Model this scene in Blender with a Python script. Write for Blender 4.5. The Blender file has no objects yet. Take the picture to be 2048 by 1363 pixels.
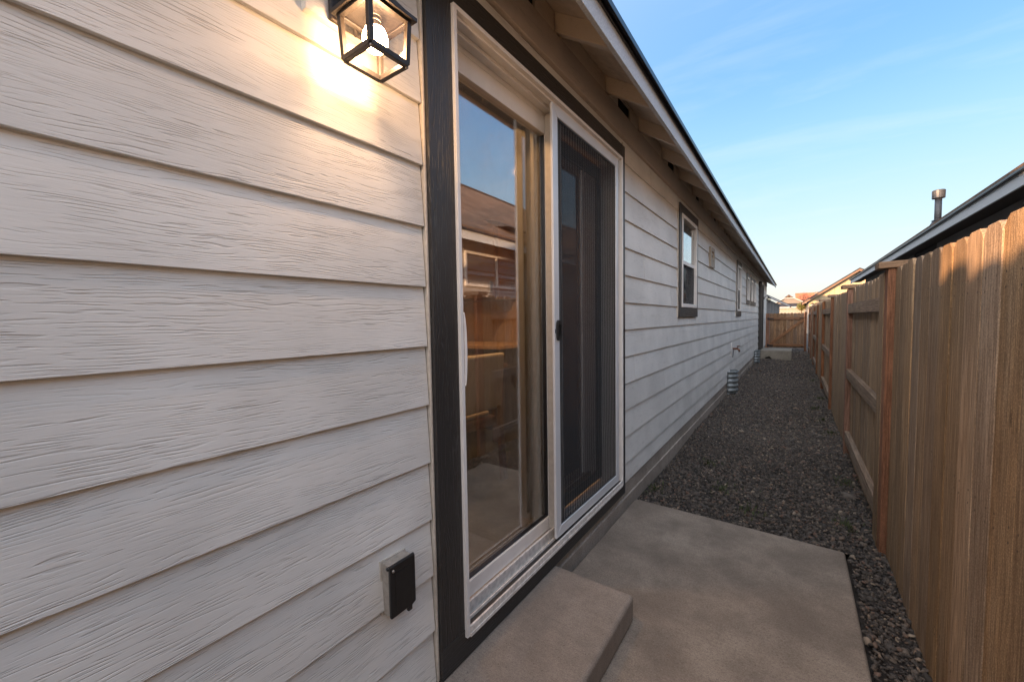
import bpy, bmesh, math, random
import numpy as np
from mathutils import Vector, Matrix, Euler
S = bpy.context.scene
C = S.collection
R = random.Random(7)
# ------------------------------------------------------------------ camera
cam_d = bpy.data.cameras.new('camera')
cam = bpy.data.objects.new('camera', cam_d); C.objects.link(cam); S.camera = cam
cam_d.sensor_width = 36; cam_d.lens = 13.99; cam_d.clip_end = 900; cam_d.clip_start = 0.02
def _basis():
    F = 796.
    vy = Vector((1590-1024, -(631-681.5), -F)).normalized()
    vz = -Vector((1257-1024, -(16500-681.5), -F)).normalized()
    vz = (vz - vy*vz.dot(vy)).normalized()
    vx = vy.cross(vz)
    return Matrix((vx, vy, vz))
cam.matrix_world = Matrix.Translation((1.0, 0, 1.36)) @ _basis().to_4x4()
# ------------------------------------------------------------------ light
SUN_EL, SUN_AZ = math.radians(5.6), math.radians(63)      # azimuth of travel measured from +x towards +y
sd = bpy.data.lights.new('sun', 'SUN'); so = bpy.data.objects.new('sun', sd); C.objects.link(so)
sd.energy = 3.3; sd.angle = math.radians(0.6); sd.color = (1.0, 0.60, 0.34)
trav = Vector((math.cos(SUN_AZ)*math.cos(SUN_EL), math.sin(SUN_AZ)*math.cos(SUN_EL), -math.sin(SUN_EL)))
so.rotation_euler = trav.to_track_quat('-Z', 'Y').to_euler()
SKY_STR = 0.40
SUN_SIDE_FILL = (2.35, 2.1, 1.95, 1)
SKY_STOPS = [(0.0, (0.44, 0.41, 0.385)), (0.10, (0.405, 0.43, 0.445)), (0.28, (0.235, 0.395, 0.50)), (0.44, (0.105, 0.255, 0.48)), (0.60, (0.10, 0.235, 0.45)), (0.8, (0.22, 0.31, 0.46)), (1.0, (0.32, 0.38, 0.48))]  # upper stops raised overhead so the sky lifts the shaded walls
W = bpy.data.worlds.new('World'); S.world = W; W.use_nodes = True
nt = W.node_tree; nt.nodes.clear()
def wn(t, **k):
    n = nt.nodes.new(t)
    for a, b in k.items(): setattr(n, a, b)
    return n
sky = wn('ShaderNodeTexSky', sky_type='NISHITA', sun_disc=False, sun_elevation=SUN_EL+math.radians(0.4))
# sky rotation: 0 = sun at +Y, clockwise seen from above; the sun stands at -trav
sky.sun_rotation = math.atan2(-trav.x, -trav.y); sky.air_density = 1.0; sky.dust_density = 1.2; sky.ozone_density = 2.2
tc = wn('ShaderNodeTexCoord'); L = nt.links.new
sx = wn('ShaderNodeSeparateXYZ'); L(tc.outputs['Generated'], sx.inputs[0])
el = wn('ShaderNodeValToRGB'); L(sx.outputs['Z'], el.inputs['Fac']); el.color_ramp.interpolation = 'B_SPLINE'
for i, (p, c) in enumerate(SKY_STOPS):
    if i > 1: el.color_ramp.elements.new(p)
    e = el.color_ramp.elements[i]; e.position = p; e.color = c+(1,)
# physical sky keeps the warm glow on the sun's side
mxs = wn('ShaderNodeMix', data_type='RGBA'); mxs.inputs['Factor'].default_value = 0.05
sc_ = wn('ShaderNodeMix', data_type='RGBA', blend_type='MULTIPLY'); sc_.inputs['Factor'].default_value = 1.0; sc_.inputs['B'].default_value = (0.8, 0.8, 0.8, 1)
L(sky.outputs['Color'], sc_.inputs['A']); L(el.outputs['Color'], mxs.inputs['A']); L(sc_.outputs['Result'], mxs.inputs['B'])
# glow added towards the low sun behind the camera to lift the shaded walls
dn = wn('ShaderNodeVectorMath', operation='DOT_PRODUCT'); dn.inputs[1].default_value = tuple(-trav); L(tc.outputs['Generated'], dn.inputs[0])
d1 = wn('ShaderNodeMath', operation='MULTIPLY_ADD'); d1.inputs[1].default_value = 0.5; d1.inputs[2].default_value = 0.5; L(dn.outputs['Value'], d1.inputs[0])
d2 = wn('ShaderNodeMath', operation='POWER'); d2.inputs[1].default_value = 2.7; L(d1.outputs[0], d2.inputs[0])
gl_ = wn('ShaderNodeMix', data_type='RGBA', blend_type='ADD'); gl_.inputs['B'].default_value = SUN_SIDE_FILL; L(d2.outputs[0], gl_.inputs['Factor']); L(mxs.outputs['Result'], gl_.inputs['A'])
# thin cirrus streaks
pj = wn('ShaderNodeVectorMath', operation='DIVIDE'); cz = wn('ShaderNodeMath', operation='MAXIMUM'); cz.inputs[1].default_value = 0.08
ad_ = wn('ShaderNodeMath', operation='ADD'); ad_.inputs[1].default_value = 0.12
L(sx.outputs['Z'], cz.inputs[0]); L(cz.outputs[0], ad_.inputs[0]); L(tc.outputs['Generated'], pj.inputs[0]); L(ad_.outputs[0], pj.inputs[1])
mp = wn('ShaderNodeMapping'); mp.inputs['Rotation'].default_value = (0, 0, math.radians(-28)); mp.inputs['Scale'].default_value = (0.45, 1.5, 1)
L(pj.outputs[0], mp.inputs['Vector'])
nz = wn('ShaderNodeTexNoise'); nz.inputs['Scale'].default_value = 1.7; nz.inputs['Detail'].default_value = 9; nz.inputs['Roughness'].default_value = 0.58; nz.inputs['Distortion'].default_value = 0.35
L(mp.outputs['Vector'], nz.inputs['Vector'])
cr = wn('ShaderNodeValToRGB'); cr.color_ramp.elements[0].position = 0.50; cr.color_ramp.elements[1].position = 0.78; L(nz.outputs['Fac'], cr.inputs['Fac'])
mul = wn('ShaderNodeMath', operation='MULTIPLY'); mul.inputs[1].default_value = 0.26; L(cr.outputs['Color'], mul.inputs[0])
mx = wn('ShaderNodeMix', data_type='RGBA'); mx.inputs['B'].default_value = (0.52, 0.56, 0.60, 1)
L(mul.outputs[0], mx.inputs['Factor']); L(gl_.outputs['Result'], mx.inputs['A'])
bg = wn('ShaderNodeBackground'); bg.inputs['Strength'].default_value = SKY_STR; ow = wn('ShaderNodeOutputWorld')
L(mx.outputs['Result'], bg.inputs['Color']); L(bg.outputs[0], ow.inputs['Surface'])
S.view_settings.view_transform = 'Standard'; S.view_settings.look = 'None'
S.view_settings.exposure = 2.3; S.view_settings.gamma = 1; S.view_settings.use_curve_mapping = False
S.cycles.use_denoising = True; S.cycles.max_bounces = 7; S.cycles.transparent_max_bounces = 12
S.cycles.sample_clamp_indirect = 6.0; S.cycles.caustics_reflective = False; S.cycles.caustics_refractive = False

# ------------------------------------------------------------------ mesh builder
class MB:
    def __init__(s): s.v = []; s.f = []
    def add(s, vs, fs):
        o = len(s.v); s.v += [tuple(v) for v in vs]; s.f += [tuple(i+o for i in f) for f in fs]; return s
    def box(s, x0, x1, y0, y1, z0, z1):
        return s.add([(x, y, z) for z in (z0, z1) for y in (y0, y1) for x in (x0, x1)],
                     [(0,2,3,1), (4,5,7,6), (0,1,5,4), (2,6,7,3), (0,4,6,2), (1,3,7,5)])
    def prism(s, poly, a, b, axis='y'):        # poly of 2 coordinates, extruded along axis from a to b
        n = len(poly)
        def P(p, t): return {'y': (p[0], t, p[1]), 'x': (t, p[0], p[1]), 'z': (p[0], p[1], t)}[axis]
        vs = [P(p, a) for p in poly]+[P(p, b) for p in poly]
        return s.add(vs, [tuple(range(n))[::-1], tuple(range(n, 2*n))]+[(i, (i+1) % n, n+(i+1) % n, n+i) for i in range(n)])
    def tube(s, pts, r, n=10, cap=True):
        pts = [Vector(p) for p in pts]; rs = r if isinstance(r, (list, tuple)) else [r]*len(pts); vs = []; fs = []
        for i, p in enumerate(pts):
            d = (pts[min(i+1, len(pts)-1)]-pts[max(i-1, 0)]).normalized()
            u = d.orthogonal().normalized() if i == 0 else (u-d*u.dot(d)).normalized()
            w = d.cross(u)
            for k in range(n):
                a = 2*math.pi*k/n; vs.append(p+(u*math.cos(a)+w*math.sin(a))*rs[i])
        for i in range(len(pts)-1):
            for k in range(n): fs.append((i*n+k, i*n+(k+1) % n, (i+1)*n+(k+1) % n, (i+1)*n+k))
        if cap: fs += [tuple(range(n))[::-1], tuple(range((len(pts)-1)*n, len(pts)*n))]
        return s.add(vs, fs)
    def lathe(s, prof, c=(0, 0, 0), n=20, cap=False):
        vs = []; fs = []; m = len(prof)
        for k in range(n):
            a = 2*math.pi*k/n
            for r, z in prof: vs.append((c[0]+r*math.cos(a), c[1]+r*math.sin(a), c[2]+z))
        for k in range(n):
            k2 = (k+1) % n
            for j in range(m-1): fs.append((k*m+j, k2*m+j, k2*m+j+1, k*m+j+1))
        if cap:
            fs.append(tuple(k*m for k in range(n))[::-1]); fs.append(tuple(k*m+m-1 for k in range(n)))
        return s.add(vs, fs)
    def sphere(s, c, r, n=12, m=8, sz=1.0):
        return s.lathe([(max(1e-4, r*math.sin(math.pi*j/m)), -r*sz*math.cos(math.pi*j/m)) for j in range(m+1)], c, n)
    def mesh(s, name, bevel=0.0, seg=2, smooth=False):
        me = bpy.data.meshes.new(name); me.from_pydata(s.v, [], s.f)
        bm = bmesh.new(); bm.from_mesh(me)
        bmesh.ops.recalc_face_normals(bm, faces=bm.faces)
        if bevel: bmesh.ops.bevel(bm, geom=[e for e in bm.edges if e.is_manifold and e.calc_face_angle(0) > 0.5], offset=bevel, segments=seg, profile=0.5, affect='EDGES', clamp_overlap=True)
        bm.to_mesh(me); bm.free()
        if smooth:
            for p in me.polygons: p.use_smooth = True
        return me
    def build(s, name, mat, parent=None, bevel=0.0, seg=2, smooth=False):
        me = s.mesh(name, bevel, seg, smooth); me.materials.append(mat)
        return link(name, me, parent)
def link(name, me, parent=None):
    o = bpy.data.objects.new(name, me); C.objects.link(o)
    if parent is not None: o.parent = parent
    return o
def tag(o, label=None, cat=None, group=None, kind=None):
    if label: o['label'] = label
    if cat: o['category'] = cat
    if group: o['group'] = group
    if kind: o['kind'] = kind
    return o
def thing(name, label, cat, loc=(0, 0, 0), rz=0, group=None):
    o = bpy.data.objects.new(name, None); C.objects.link(o); o.location = loc; o.rotation_euler = (0, 0, rz)
    o.empty_display_size = 0.1
    return tag(o, label, cat, group)
def local(o, *kids):                       # children were built in world coordinates
    bpy.context.view_layer.update()
    for k in kids: k.matrix_parent_inverse = o.matrix_world.inverted()
def copy_tree(o, parent=None):
    c = o.copy(); C.objects.link(c); c.parent = parent
    for ch in list(o.children): copy_tree(ch, c)
    return c

# ------------------------------------------------------------------ materials
class M:
    def __init__(s, name):
        s.m = bpy.data.materials.new(name); s.m.use_nodes = True; s.t = s.m.node_tree; s.t.nodes.clear()
        s.out = s.n('ShaderNodeOutputMaterial'); s.b = s.n('ShaderNodeBsdfPrincipled'); s.l(s.b.outputs[0], s.out.inputs[0])
    def n(s, t, **k):
        n = s.t.nodes.new(t)
        for a, b in k.items(): setattr(n, a, b)
        return n
    def l(s, a, b): s.t.links.new(a, b)
    def val(s, sock, v):
        if hasattr(v, 'is_linked') or isinstance(v, bpy.types.NodeSocket): s.l(v, sock)
        else: sock.default_value = v
    def coord(s, scale=(1, 1, 1), rnd=0.0, kind='Object', rot=(0, 0, 0)):
        tc = s.n('ShaderNodeTexCoord'); o = tc.outputs[kind]
        if rnd:
            oi = s.n('ShaderNodeObjectInfo'); mu = s.n('ShaderNodeMath', operation='MULTIPLY'); s.l(oi.outputs['Random'], mu.inputs[0]); mu.inputs[1].default_value = rnd
            ad = s.n('ShaderNodeVectorMath', operation='ADD'); s.l(o, ad.inputs[0]); s.l(mu.outputs[0], ad.inputs[1]); o = ad.outputs[0]
        mp = s.n('ShaderNodeMapping'); mp.inputs['Scale'].default_value = scale; mp.inputs['Rotation'].default_value = rot; s.l(o, mp.inputs['Vector']); return mp.outputs[0]
    def noise(s, vec, scale, detail=4, rough=0.55, dist=0.0):
        n = s.n('ShaderNodeTexNoise'); s.l(vec, n.inputs['Vector']); n.inputs['Scale'].default_value = scale
        n.inputs['Detail'].default_value = detail; n.inputs['Roughness'].default_value = rough; n.inputs['Distortion'].default_value = dist; return n.outputs['Fac']
    def math(s, op, a, b=0.0, c=0.0):
        n = s.n('ShaderNodeMath', operation=op); s.val(n.inputs[0], a); s.val(n.inputs[1], b); s.val(n.inputs[2], c); return n.outputs[0]
    def ramp(s, f, stops):
        n = s.n('ShaderNodeValToRGB'); s.l(f, n.inputs['Fac']); e = n.color_ramp.elements
        for i, (p, c) in enumerate(stops):
            if i > 1: e.new(p)
            e[i].position = p; e[i].color = (c if isinstance(c, tuple) else (c, c, c))[:3]+(1,)
        return n.outputs['Color']
    def mix(s, f, a, b, mode='MIX'):
        n = s.n('ShaderNodeMix', data_type='RGBA', blend_type=mode); s.val(n.inputs['Factor'], f)
        for k, v in (('A', a), ('B', b)):
            if isinstance(v, tuple): n.inputs[k].default_value = v[:3]+(1,)
            else: s.l(v, n.inputs[k])
        return n.outputs['Result']
    def bump(s, h, dist=0.01, strength=1.0, prev=None):
        n = s.n('ShaderNodeBump'); n.inputs['Distance'].default_value = dist; n.inputs['Strength'].default_value = strength; s.l(h, n.inputs['Height'])
        if prev is not None: s.l(prev, n.inputs['Normal'])
        s.l(n.outputs[0], s.b.inputs['Normal']); return n.outputs[0]
    def set(s, color=None, rough=None, metal=None, spec=None, **k):
        if color is not None: s.val(s.b.inputs['Base Color'], color[:3]+(1,) if isinstance(color, tuple) else color)
        if rough is not None: s.val(s.b.inputs['Roughness'], rough)
        if metal is not None: s.b.inputs['Metallic'].default_value = metal
        if spec is not None: s.b.inputs['Specular IOR Level'].default_value = spec
        return s
def simple(name, color, rough=0.6, metal=0.0, nscale=30, amp=0.12, bump=0.0, rnd=0.0, spec=0.5):
    m = M(name); v = m.coord((1, 1, 1), rnd)
    n = m.noise(v, nscale, 5)
    col = m.mix(m.ramp(n, [(0.3, 0.0), (0.7, 1.0)]), tuple(c*(1-amp) for c in color), tuple(min(1, c*(1+amp)) for c in color))
    m.set(col, rough, metal, spec)
    if bump: m.bump(n, bump)
    return m.m

def grain_height(m, along='y', rnd=40.0, pitch=0.0085, warp=1.0):
    """embossed cedar grain: contour lines of a stretched warped field, broken in patches"""
    sc = {'y': (1, 1, 1), 'z': (1, 1, 1)}[along]
    v0 = m.coord(sc, rnd)
    stretch = (6.0, 0.9, 6.0) if along == 'y' else (6.0, 6.0, 0.9)
    mp = m.n('ShaderNodeMapping'); mp.inputs['Scale'].default_value = stretch; m.l(v0, mp.inputs['Vector'])
    big = m.noise(mp.outputs[0], 1.25, 2, 0.5)
    st2 = (30.0, 5.0, 30.0) if along == 'y' else (30.0, 30.0, 5.0)
    mp2 = m.n('ShaderNodeMapping'); mp2.inputs['Scale'].default_value = st2; m.l(v0, mp2.inputs['Vector'])
    mid = m.noise(mp2.outputs[0], 1.0, 2, 0.5)
    sp = m.n('ShaderNodeSeparateXYZ'); m.l(v0, sp.inputs[0])
    across = sp.outputs['Z'] if along == 'y' else sp.outputs['Y']
    f = m.math('ADD', m.math('MULTIPLY', across, 1/pitch), m.math('MULTIPLY', big, 26.0*warp))
    f = m.math('ADD', f, m.math('MULTIPLY', mid, 3.2))
    saw = m.math('FRACT', f)
    # asymmetric groove: narrow dip
    groove = m.math('POWER', m.math('ABSOLUTE', m.math('SUBTRACT', m.math('MULTIPLY', saw, 2.0), 1.0)), 5.0)
    st3 = (90.0, 9.0, 90.0) if along == 'y' else (90.0, 90.0, 9.0)
    mp3 = m.n('ShaderNodeMapping'); mp3.inputs['Scale'].default_value = st3; m.l(v0, mp3.inputs['Vector'])
    brk = m.noise(mp3.outputs[0], 1.0, 2, 0.6)
    brk = m.n('ShaderNodeMapRange') and m.ramp(brk, [(0.46, 0.0), (0.54, 1.0)])
    patch = m.ramp(m.noise(mp.outputs[0], 2.3, 2), [(0.34, 0.25), (0.60, 1.0)])
    g = m.math('MULTIPLY', m.math('MULTIPLY', groove, brk), patch)
    st4 = (300.0, 22.0, 300.0) if along == 'y' else (300.0, 300.0, 22.0)
    mp4 = m.n('ShaderNodeMapping'); mp4.inputs['Scale'].default_value = st4; m.l(v0, mp4.inputs['Vector'])
    fine = m.noise(mp4.outputs[0], 1.0, 3, 0.6)
    st5 = (150.0, 13.0, 150.0) if along == 'y' else (150.0, 150.0, 13.0)
    mp5 = m.n('ShaderNodeMapping'); mp5.inputs['Scale'].default_value = st5; m.l(v0, mp5.inputs['Vector'])
    pore = m.math('MULTIPLY', m.ramp(m.noise(mp5.outputs[0], 1.0, 1, 0.5), [(0.60, 0.0), (0.68, 1.0)]), m.ramp(m.noise(mp.outputs[0], 3.1, 2), [(0.44, 0.0), (0.60, 1.0)]))
    g = m.math('MAXIMUM', g, pore)
    h = m.math('SUBTRACT', m.math('MULTIPLY', fine, 0.35), g)
    return h, g, v0

def painted_board(name, color, rough=0.62, depth=0.0018, along='y', pitch=0.0085, dirt=0.10, warp=1.0):
    m = M(name)
    h, g, v0 = grain_height(m, along, 40.0, pitch, warp)
    oi = m.n('ShaderNodeObjectInfo')
    big = m.noise(v0, 2.2, 4)
    c = m.mix(m.ramp(big, [(0.35, 0.0), (0.65, 1.0)]), tuple(x*(1-dirt) for x in color), tuple(x*(1+dirt*0.5) for x in color))
    tint = m.math('ADD', m.math('MULTIPLY', oi.outputs['Random'], 0.07), 0.965)
    hsv = m.n('ShaderNodeHueSaturation'); m.l(c, hsv.inputs['Color']); m.l(tint, hsv.inputs['Value'])
    c2 = m.mix(m.math('MULTIPLY', g, 0.26), hsv.outputs['Color'], tuple(x*0.45 for x in color))  # shade of the embossed grooves mixed into the paint colour
    m.set(c2, rough); m.bump(h, depth); return m.m

def rough_wood(name, dark, light, along='z', rnd=60.0, rough=0.85, streak=1.0, grey=(0.20, 0.17, 0.14), greyamt=0.35, nails=False):
    m = M(name); v = m.coord((1, 1, 1), rnd)
    def mp(sc):
        n = m.n('ShaderNodeMapping'); n.inputs['Scale'].default_value = sc; m.l(v, n.inputs['Vector']); return n.outputs[0]
    st = {'z': lambda a, b: (a, a, b), 'y': lambda a, b: (a, b, a), 'x': lambda a, b: (b, a, a)}[along]
    n1 = m.noise(mp(st(45, 1.1)), 1.0, 5, 0.65, 0.4)
    n2 = m.noise(mp(st(9, 0.7)), 1.0, 3, 0.5, 0.8)
    n3 = m.noise(mp(st(260, 7)), 1.0, 3, 0.6)
    col = m.ramp(n1, [(0.30, dark), (0.52, tuple((a+b)/2 for a, b in zip(dark, light))), (0.72, light)])
    gy = m.ramp(n2, [(0.42, 0.0), (0.66, greyamt)])
    col = m.mix(gy, col, grey)
    # knots
    vo = m.n('ShaderNodeTexVoronoi'); vo.feature = 'F1'; m.l(mp(st(7.5, 2.6)), vo.inputs['Vector']); vo.inputs['Scale'].default_value = 1.0
    kn = m.ramp(vo.outputs['Distance'], [(0.035, 1.0), (0.075, 0.0)])
    col = m.mix(m.math('MULTIPLY', kn, 0.75), col, tuple(x*0.25 for x in dark))
    n5 = m.noise(mp(st(150, 2.2)), 1.0, 4, 0.7, 0.3)
    col = m.mix(m.ramp(n5, [(0.36, 0.65), (0.50, 0.0)]), col, tuple(x*0.45 for x in dark))
    n6 = m.noise(mp(st(5, 1.6)), 1.0, 4, 0.6)
    col = m.mix(m.ramp(n6, [(0.38, 0.45), (0.58, 0.0)]), col, tuple(x*0.6 for x in dark))
    if nails:
        sp = m.n('ShaderNodeSeparateXYZ'); tco = m.n('ShaderNodeTexCoord'); m.l(tco.outputs['Object'], sp.inputs[0])
        ay = m.math('SUBTRACT', m.math('ABSOLUTE', sp.outputs['Y']), 0.043); msk = None
        for zz in (0.185, 0.215, 0.80, 0.84, 1.45, 1.49):
            dz = m.math('SUBTRACT', sp.outputs['Z'], zz+0.02)
            dd = m.math('ADD', m.math('MULTIPLY', ay, ay), m.math('MULTIPLY', dz, dz)); k1 = m.math('LESS_THAN', dd, 0.000014)
            msk = k1 if msk is None else m.math('MAXIMUM', msk, k1)
        col = m.mix(msk, col, (0.05, 0.04, 0.035))
    oi = m.n('ShaderNodeObjectInfo'); hsv = m.n('ShaderNodeHueSaturation'); m.l(col, hsv.inputs['Color'])
    m.l(m.math('ADD', m.math('MULTIPLY', oi.outputs['Random'], 0.50), 0.80), hsv.inputs['Value'])
    m.l(m.math('ADD', m.math('MULTIPLY', m.math('FRACT', m.math('MULTIPLY', oi.outputs['Random'], 13.7)), 0.35), 0.82), hsv.inputs['Saturation'])
    spk = m.noise(mp((420, 420, 260) if along == 'z' else (420, 420, 420)), 1.0, 2, 0.8)
    c9 = m.mix(m.ramp(n3, [(0.34, 0.75), (0.60, 0.0)]), hsv.outputs['Color'], tuple(x*0.3 for x in dark))
    c9 = m.mix(m.ramp(spk, [(0.38, 0.55), (0.52, 0.0)]), c9, tuple(x*0.35 for x in dark))
    c9 = m.mix(m.ramp(spk, [(0.56, 0.0), (0.72, 0.45)]), c9, tuple(min(1, x*1.35) for x in light))
    m.set(c9, rough, spec=0.2)
    h = m.math('ADD', m.math('ADD', m.math('MULTIPLY', n1, 0.7), m.math('MULTIPLY', n3, 0.6)), m.math('MULTIPLY', spk, 0.25))
    m.bump(h, 0.003*streak); return m.m

PAINT = (0.755, 0.735, 0.685)
mat_siding = painted_board('siding_paint', PAINT, 0.5, 0.0012, 'y', 0.0062, 0.12, 0.5)
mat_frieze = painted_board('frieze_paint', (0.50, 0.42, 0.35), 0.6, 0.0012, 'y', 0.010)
mat_trim = painted_board('dark_trim_paint', (0.032, 0.030, 0.029), 0.42, 0.0026, 'z', 0.011, 0.15, 0.5)
mat_trim_h = painted_board('dark_trim_paint_flat', (0.036, 0.033, 0.031), 0.5, 0.0018, 'y', 0.011, 0.15, 0.5)
mat_rafter = painted_board('rafter_paint', (0.70, 0.62, 0.53), 0.7, 0.0014, 'y', 0.014)
mat_osb = simple('soffit_board', (0.66, 0.58, 0.49), 0.8, 0, 18, 0.14, 0.002)
def m_caulk():
    return simple('caulk', (0.55, 0.50, 0.43), 0.5, 0, 60, 0.1, 0.001)
mat_caulk = m_caulk()
mat_white = simple('white_vinyl', (0.80, 0.77, 0.73), 0.38, 0, 8, 0.06)
mat_screenframe = simple('screen_frame_paint', (0.68, 0.69, 0.70), 0.35, 0.15, 8, 0.05)
mat_black = simple('black_plastic', (0.012, 0.012, 0.013), 0.35, 0, 40, 0.2)
mat_lanternmetal = simple('lantern_metal', (0.035, 0.028, 0.024), 0.5, 0.3, 150, 0.4, 0.0006)
mat_boxgrey = simple('beige_plastic', (0.30, 0.275, 0.24), 0.6, 0, 60, 0.2, 0.0008)
mat_dark = simple('dark_void', (0.006, 0.006, 0.006), 0.9)
def m_fascia():
    m = M('fascia_paint'); v = m.coord((1, 1, 1), 20.0)
    n = m.noise(v, 130, 5, 0.7); n2 = m.noise(v, 3, 3)
    c = m.mix(m.ramp(n, [(0.42, 0.0), (0.62, 1.0)]), (0.47, 0.51, 0.545), (0.61, 0.65, 0.685))
    c = m.mix(m.ramp(n2, [(0.4, 0.0), (0.7, 0.3)]), c, (0.45, 0.44, 0.43))
    m.set(c, 0.5); m.bump(n, 0.002); return m.m
mat_fascia = m_fascia()
def m_shingle(name, col, var=0.35):
    m = M(name); v = m.coord((1, 1, 1))
    n = m.noise(v, 240, 3, 0.7)
    br = m.n('ShaderNodeTexBrick'); mp = m.n('ShaderNodeMapping'); m.l(v, mp.inputs['Vector'])
    mp.inputs['Rotation'].default_value = (0, 0, math.radians(90)); m.l(mp.outputs[0], br.inputs['Vector'])
    br.inputs['Scale'].default_value = 3.0; br.inputs['Brick Width'].default_value = 0.9; br.inputs['Row Height'].default_value = 0.42; br.inputs['Mortar Size'].default_value = 0.012
    br.inputs['Color1'].default_value = tuple(c*(1-var) for c in col)+(1,); br.inputs['Color2'].default_value = tuple(c*(1+var) for c in col)+(1,); br.inputs['Mortar'].default_value = tuple(c*0.3 for c in col)+(1,)
    m.set(m.mix(m.math('MULTIPLY', n, 0.5), br.outputs['Color'], tuple(c*0.5 for c in col)), 0.9, spec=0.2)
    m.bump(n, 0.003); return m.m
mat_roof = m_shingle('asphalt_shingle', (0.045, 0.045, 0.05))
mat_roofbrown = m_shingle('asphalt_shingle_brown', (0.15, 0.10, 0.07))
def m_concrete(name, a, b, spk=220, stain=0.5, bmp=0.0015, warm=(0.175, 0.145, 0.118)):
    m = M(name); v = m.coord((1, 1, 1), 5.0)
    n1 = m.noise(v, 1.7, 6, 0.6, 0.4); n2 = m.noise(v, spk, 4, 0.75); n3 = m.noise(v, 14, 5, 0.6)
    n4 = m.noise(v, 2.9, 3, 0.5)
    c = m.mix(m.ramp(n1, [(0.34, 0.0), (0.64, 1.0)]), a, b)
    c = m.mix(m.math('MULTIPLY', m.ramp(n4, [(0.46, 0.0), (0.66, 1.0)]), stain), c, warm)
    c = m.mix(m.ramp(n3, [(0.30, 0.35), (0.62, 0.0)]), c, tuple(x*0.55 for x in a))
    c = m.mix(m.ramp(n2, [(0.36, 0.55), (0.52, 0.0)]), c, tuple(x*0.40 for x in a))
    c = m.mix(m.ramp(n2, [(0.58, 0.0), (0.74, 0.30)]), c, tuple(min(1, x*1.9) for x in b))
    mpb = m.n('ShaderNodeMapping'); mpb.inputs['Scale'].default_value = (6, 260, 6); m.l(v, mpb.inputs['Vector']); brm = m.noise(mpb.outputs[0], 1.0, 2, 0.6)
    c = m.mix(m.ramp(brm, [(0.38, 0.22), (0.52, 0.0)]), c, tuple(x*0.6 for x in a))
    pits = m.n('ShaderNodeTexVoronoi'); m.l(v, pits.inputs['Vector']); pits.inputs['Scale'].default_value = 38
    pt = m.ramp(pits.outputs['Distance'], [(0.05, 1.0), (0.10, 0.0)]); c = m.mix(m.math('MULTIPLY', pt, 0.7), c, tuple(x*0.35 for x in a))
    m.set(c, 0.85, spec=0.25)
    h9 = m.math('ADD', m.math('ADD', m.math('MULTIPLY', n2, 0.6), m.math('MULTIPLY', n3, 0.8)), m.math('MULTIPLY', brm, 0.5))
    m.bump(m.math('SUBTRACT', h9, pt), bmp); return m.m
mat_slab = m_concrete('patio_concrete', (0.255, 0.208, 0.165), (0.365, 0.31, 0.25), 210, 0.75)
mat_step = m_concrete('step_concrete', (0.25, 0.21, 0.175), (0.335, 0.29, 0.245), 260, 0.35, 0.0022, (0.24, 0.20, 0.165))
mat_found = m_concrete('foundation_concrete', (0.36, 0.31, 0.26), (0.45, 0.39, 0.33), 120, 0.4, 0.002)
mat_farstep = m_concrete('weathered_concrete', (0.27, 0.245, 0.20), (0.34, 0.31, 0.255), 100, 0.3, 0.003, (0.2, 0.17, 0.13))
mat_fence = rough_wood('weathered_cedar', (0.28, 0.178, 0.10), (0.60, 0.415, 0.25), 'z', grey=(0.43, 0.35, 0.255), greyamt=0.42, nails=True)
mat_gate = rough_wood('gate_cedar', (0.25, 0.145, 0.085), (0.52, 0.34, 0.21), 'z', grey=(0.34, 0.25, 0.18), greyamt=0.3)
mat_gate_x = rough_wood('gate_rail_cedar', (0.27, 0.14, 0.08), (0.50, 0.28, 0.165), 'x', greyamt=0.15)
mat_post = rough_wood('redwood_post', (0.22, 0.10, 0.058), (0.47, 0.245, 0.145), 'z', grey=(0.34, 0.20, 0.13), greyamt=0.25)
mat_rail = rough_wood('grey_rail_wood', (0.24, 0.165, 0.11), (0.46, 0.34, 0.24), 'y', grey=(0.38, 0.32, 0.25), greyamt=0.6)
mat_cap = rough_wood('cap_wood', (0.30, 0.19, 0.12), (0.50, 0.35, 0.23), 'x', greyamt=0.2)

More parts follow.
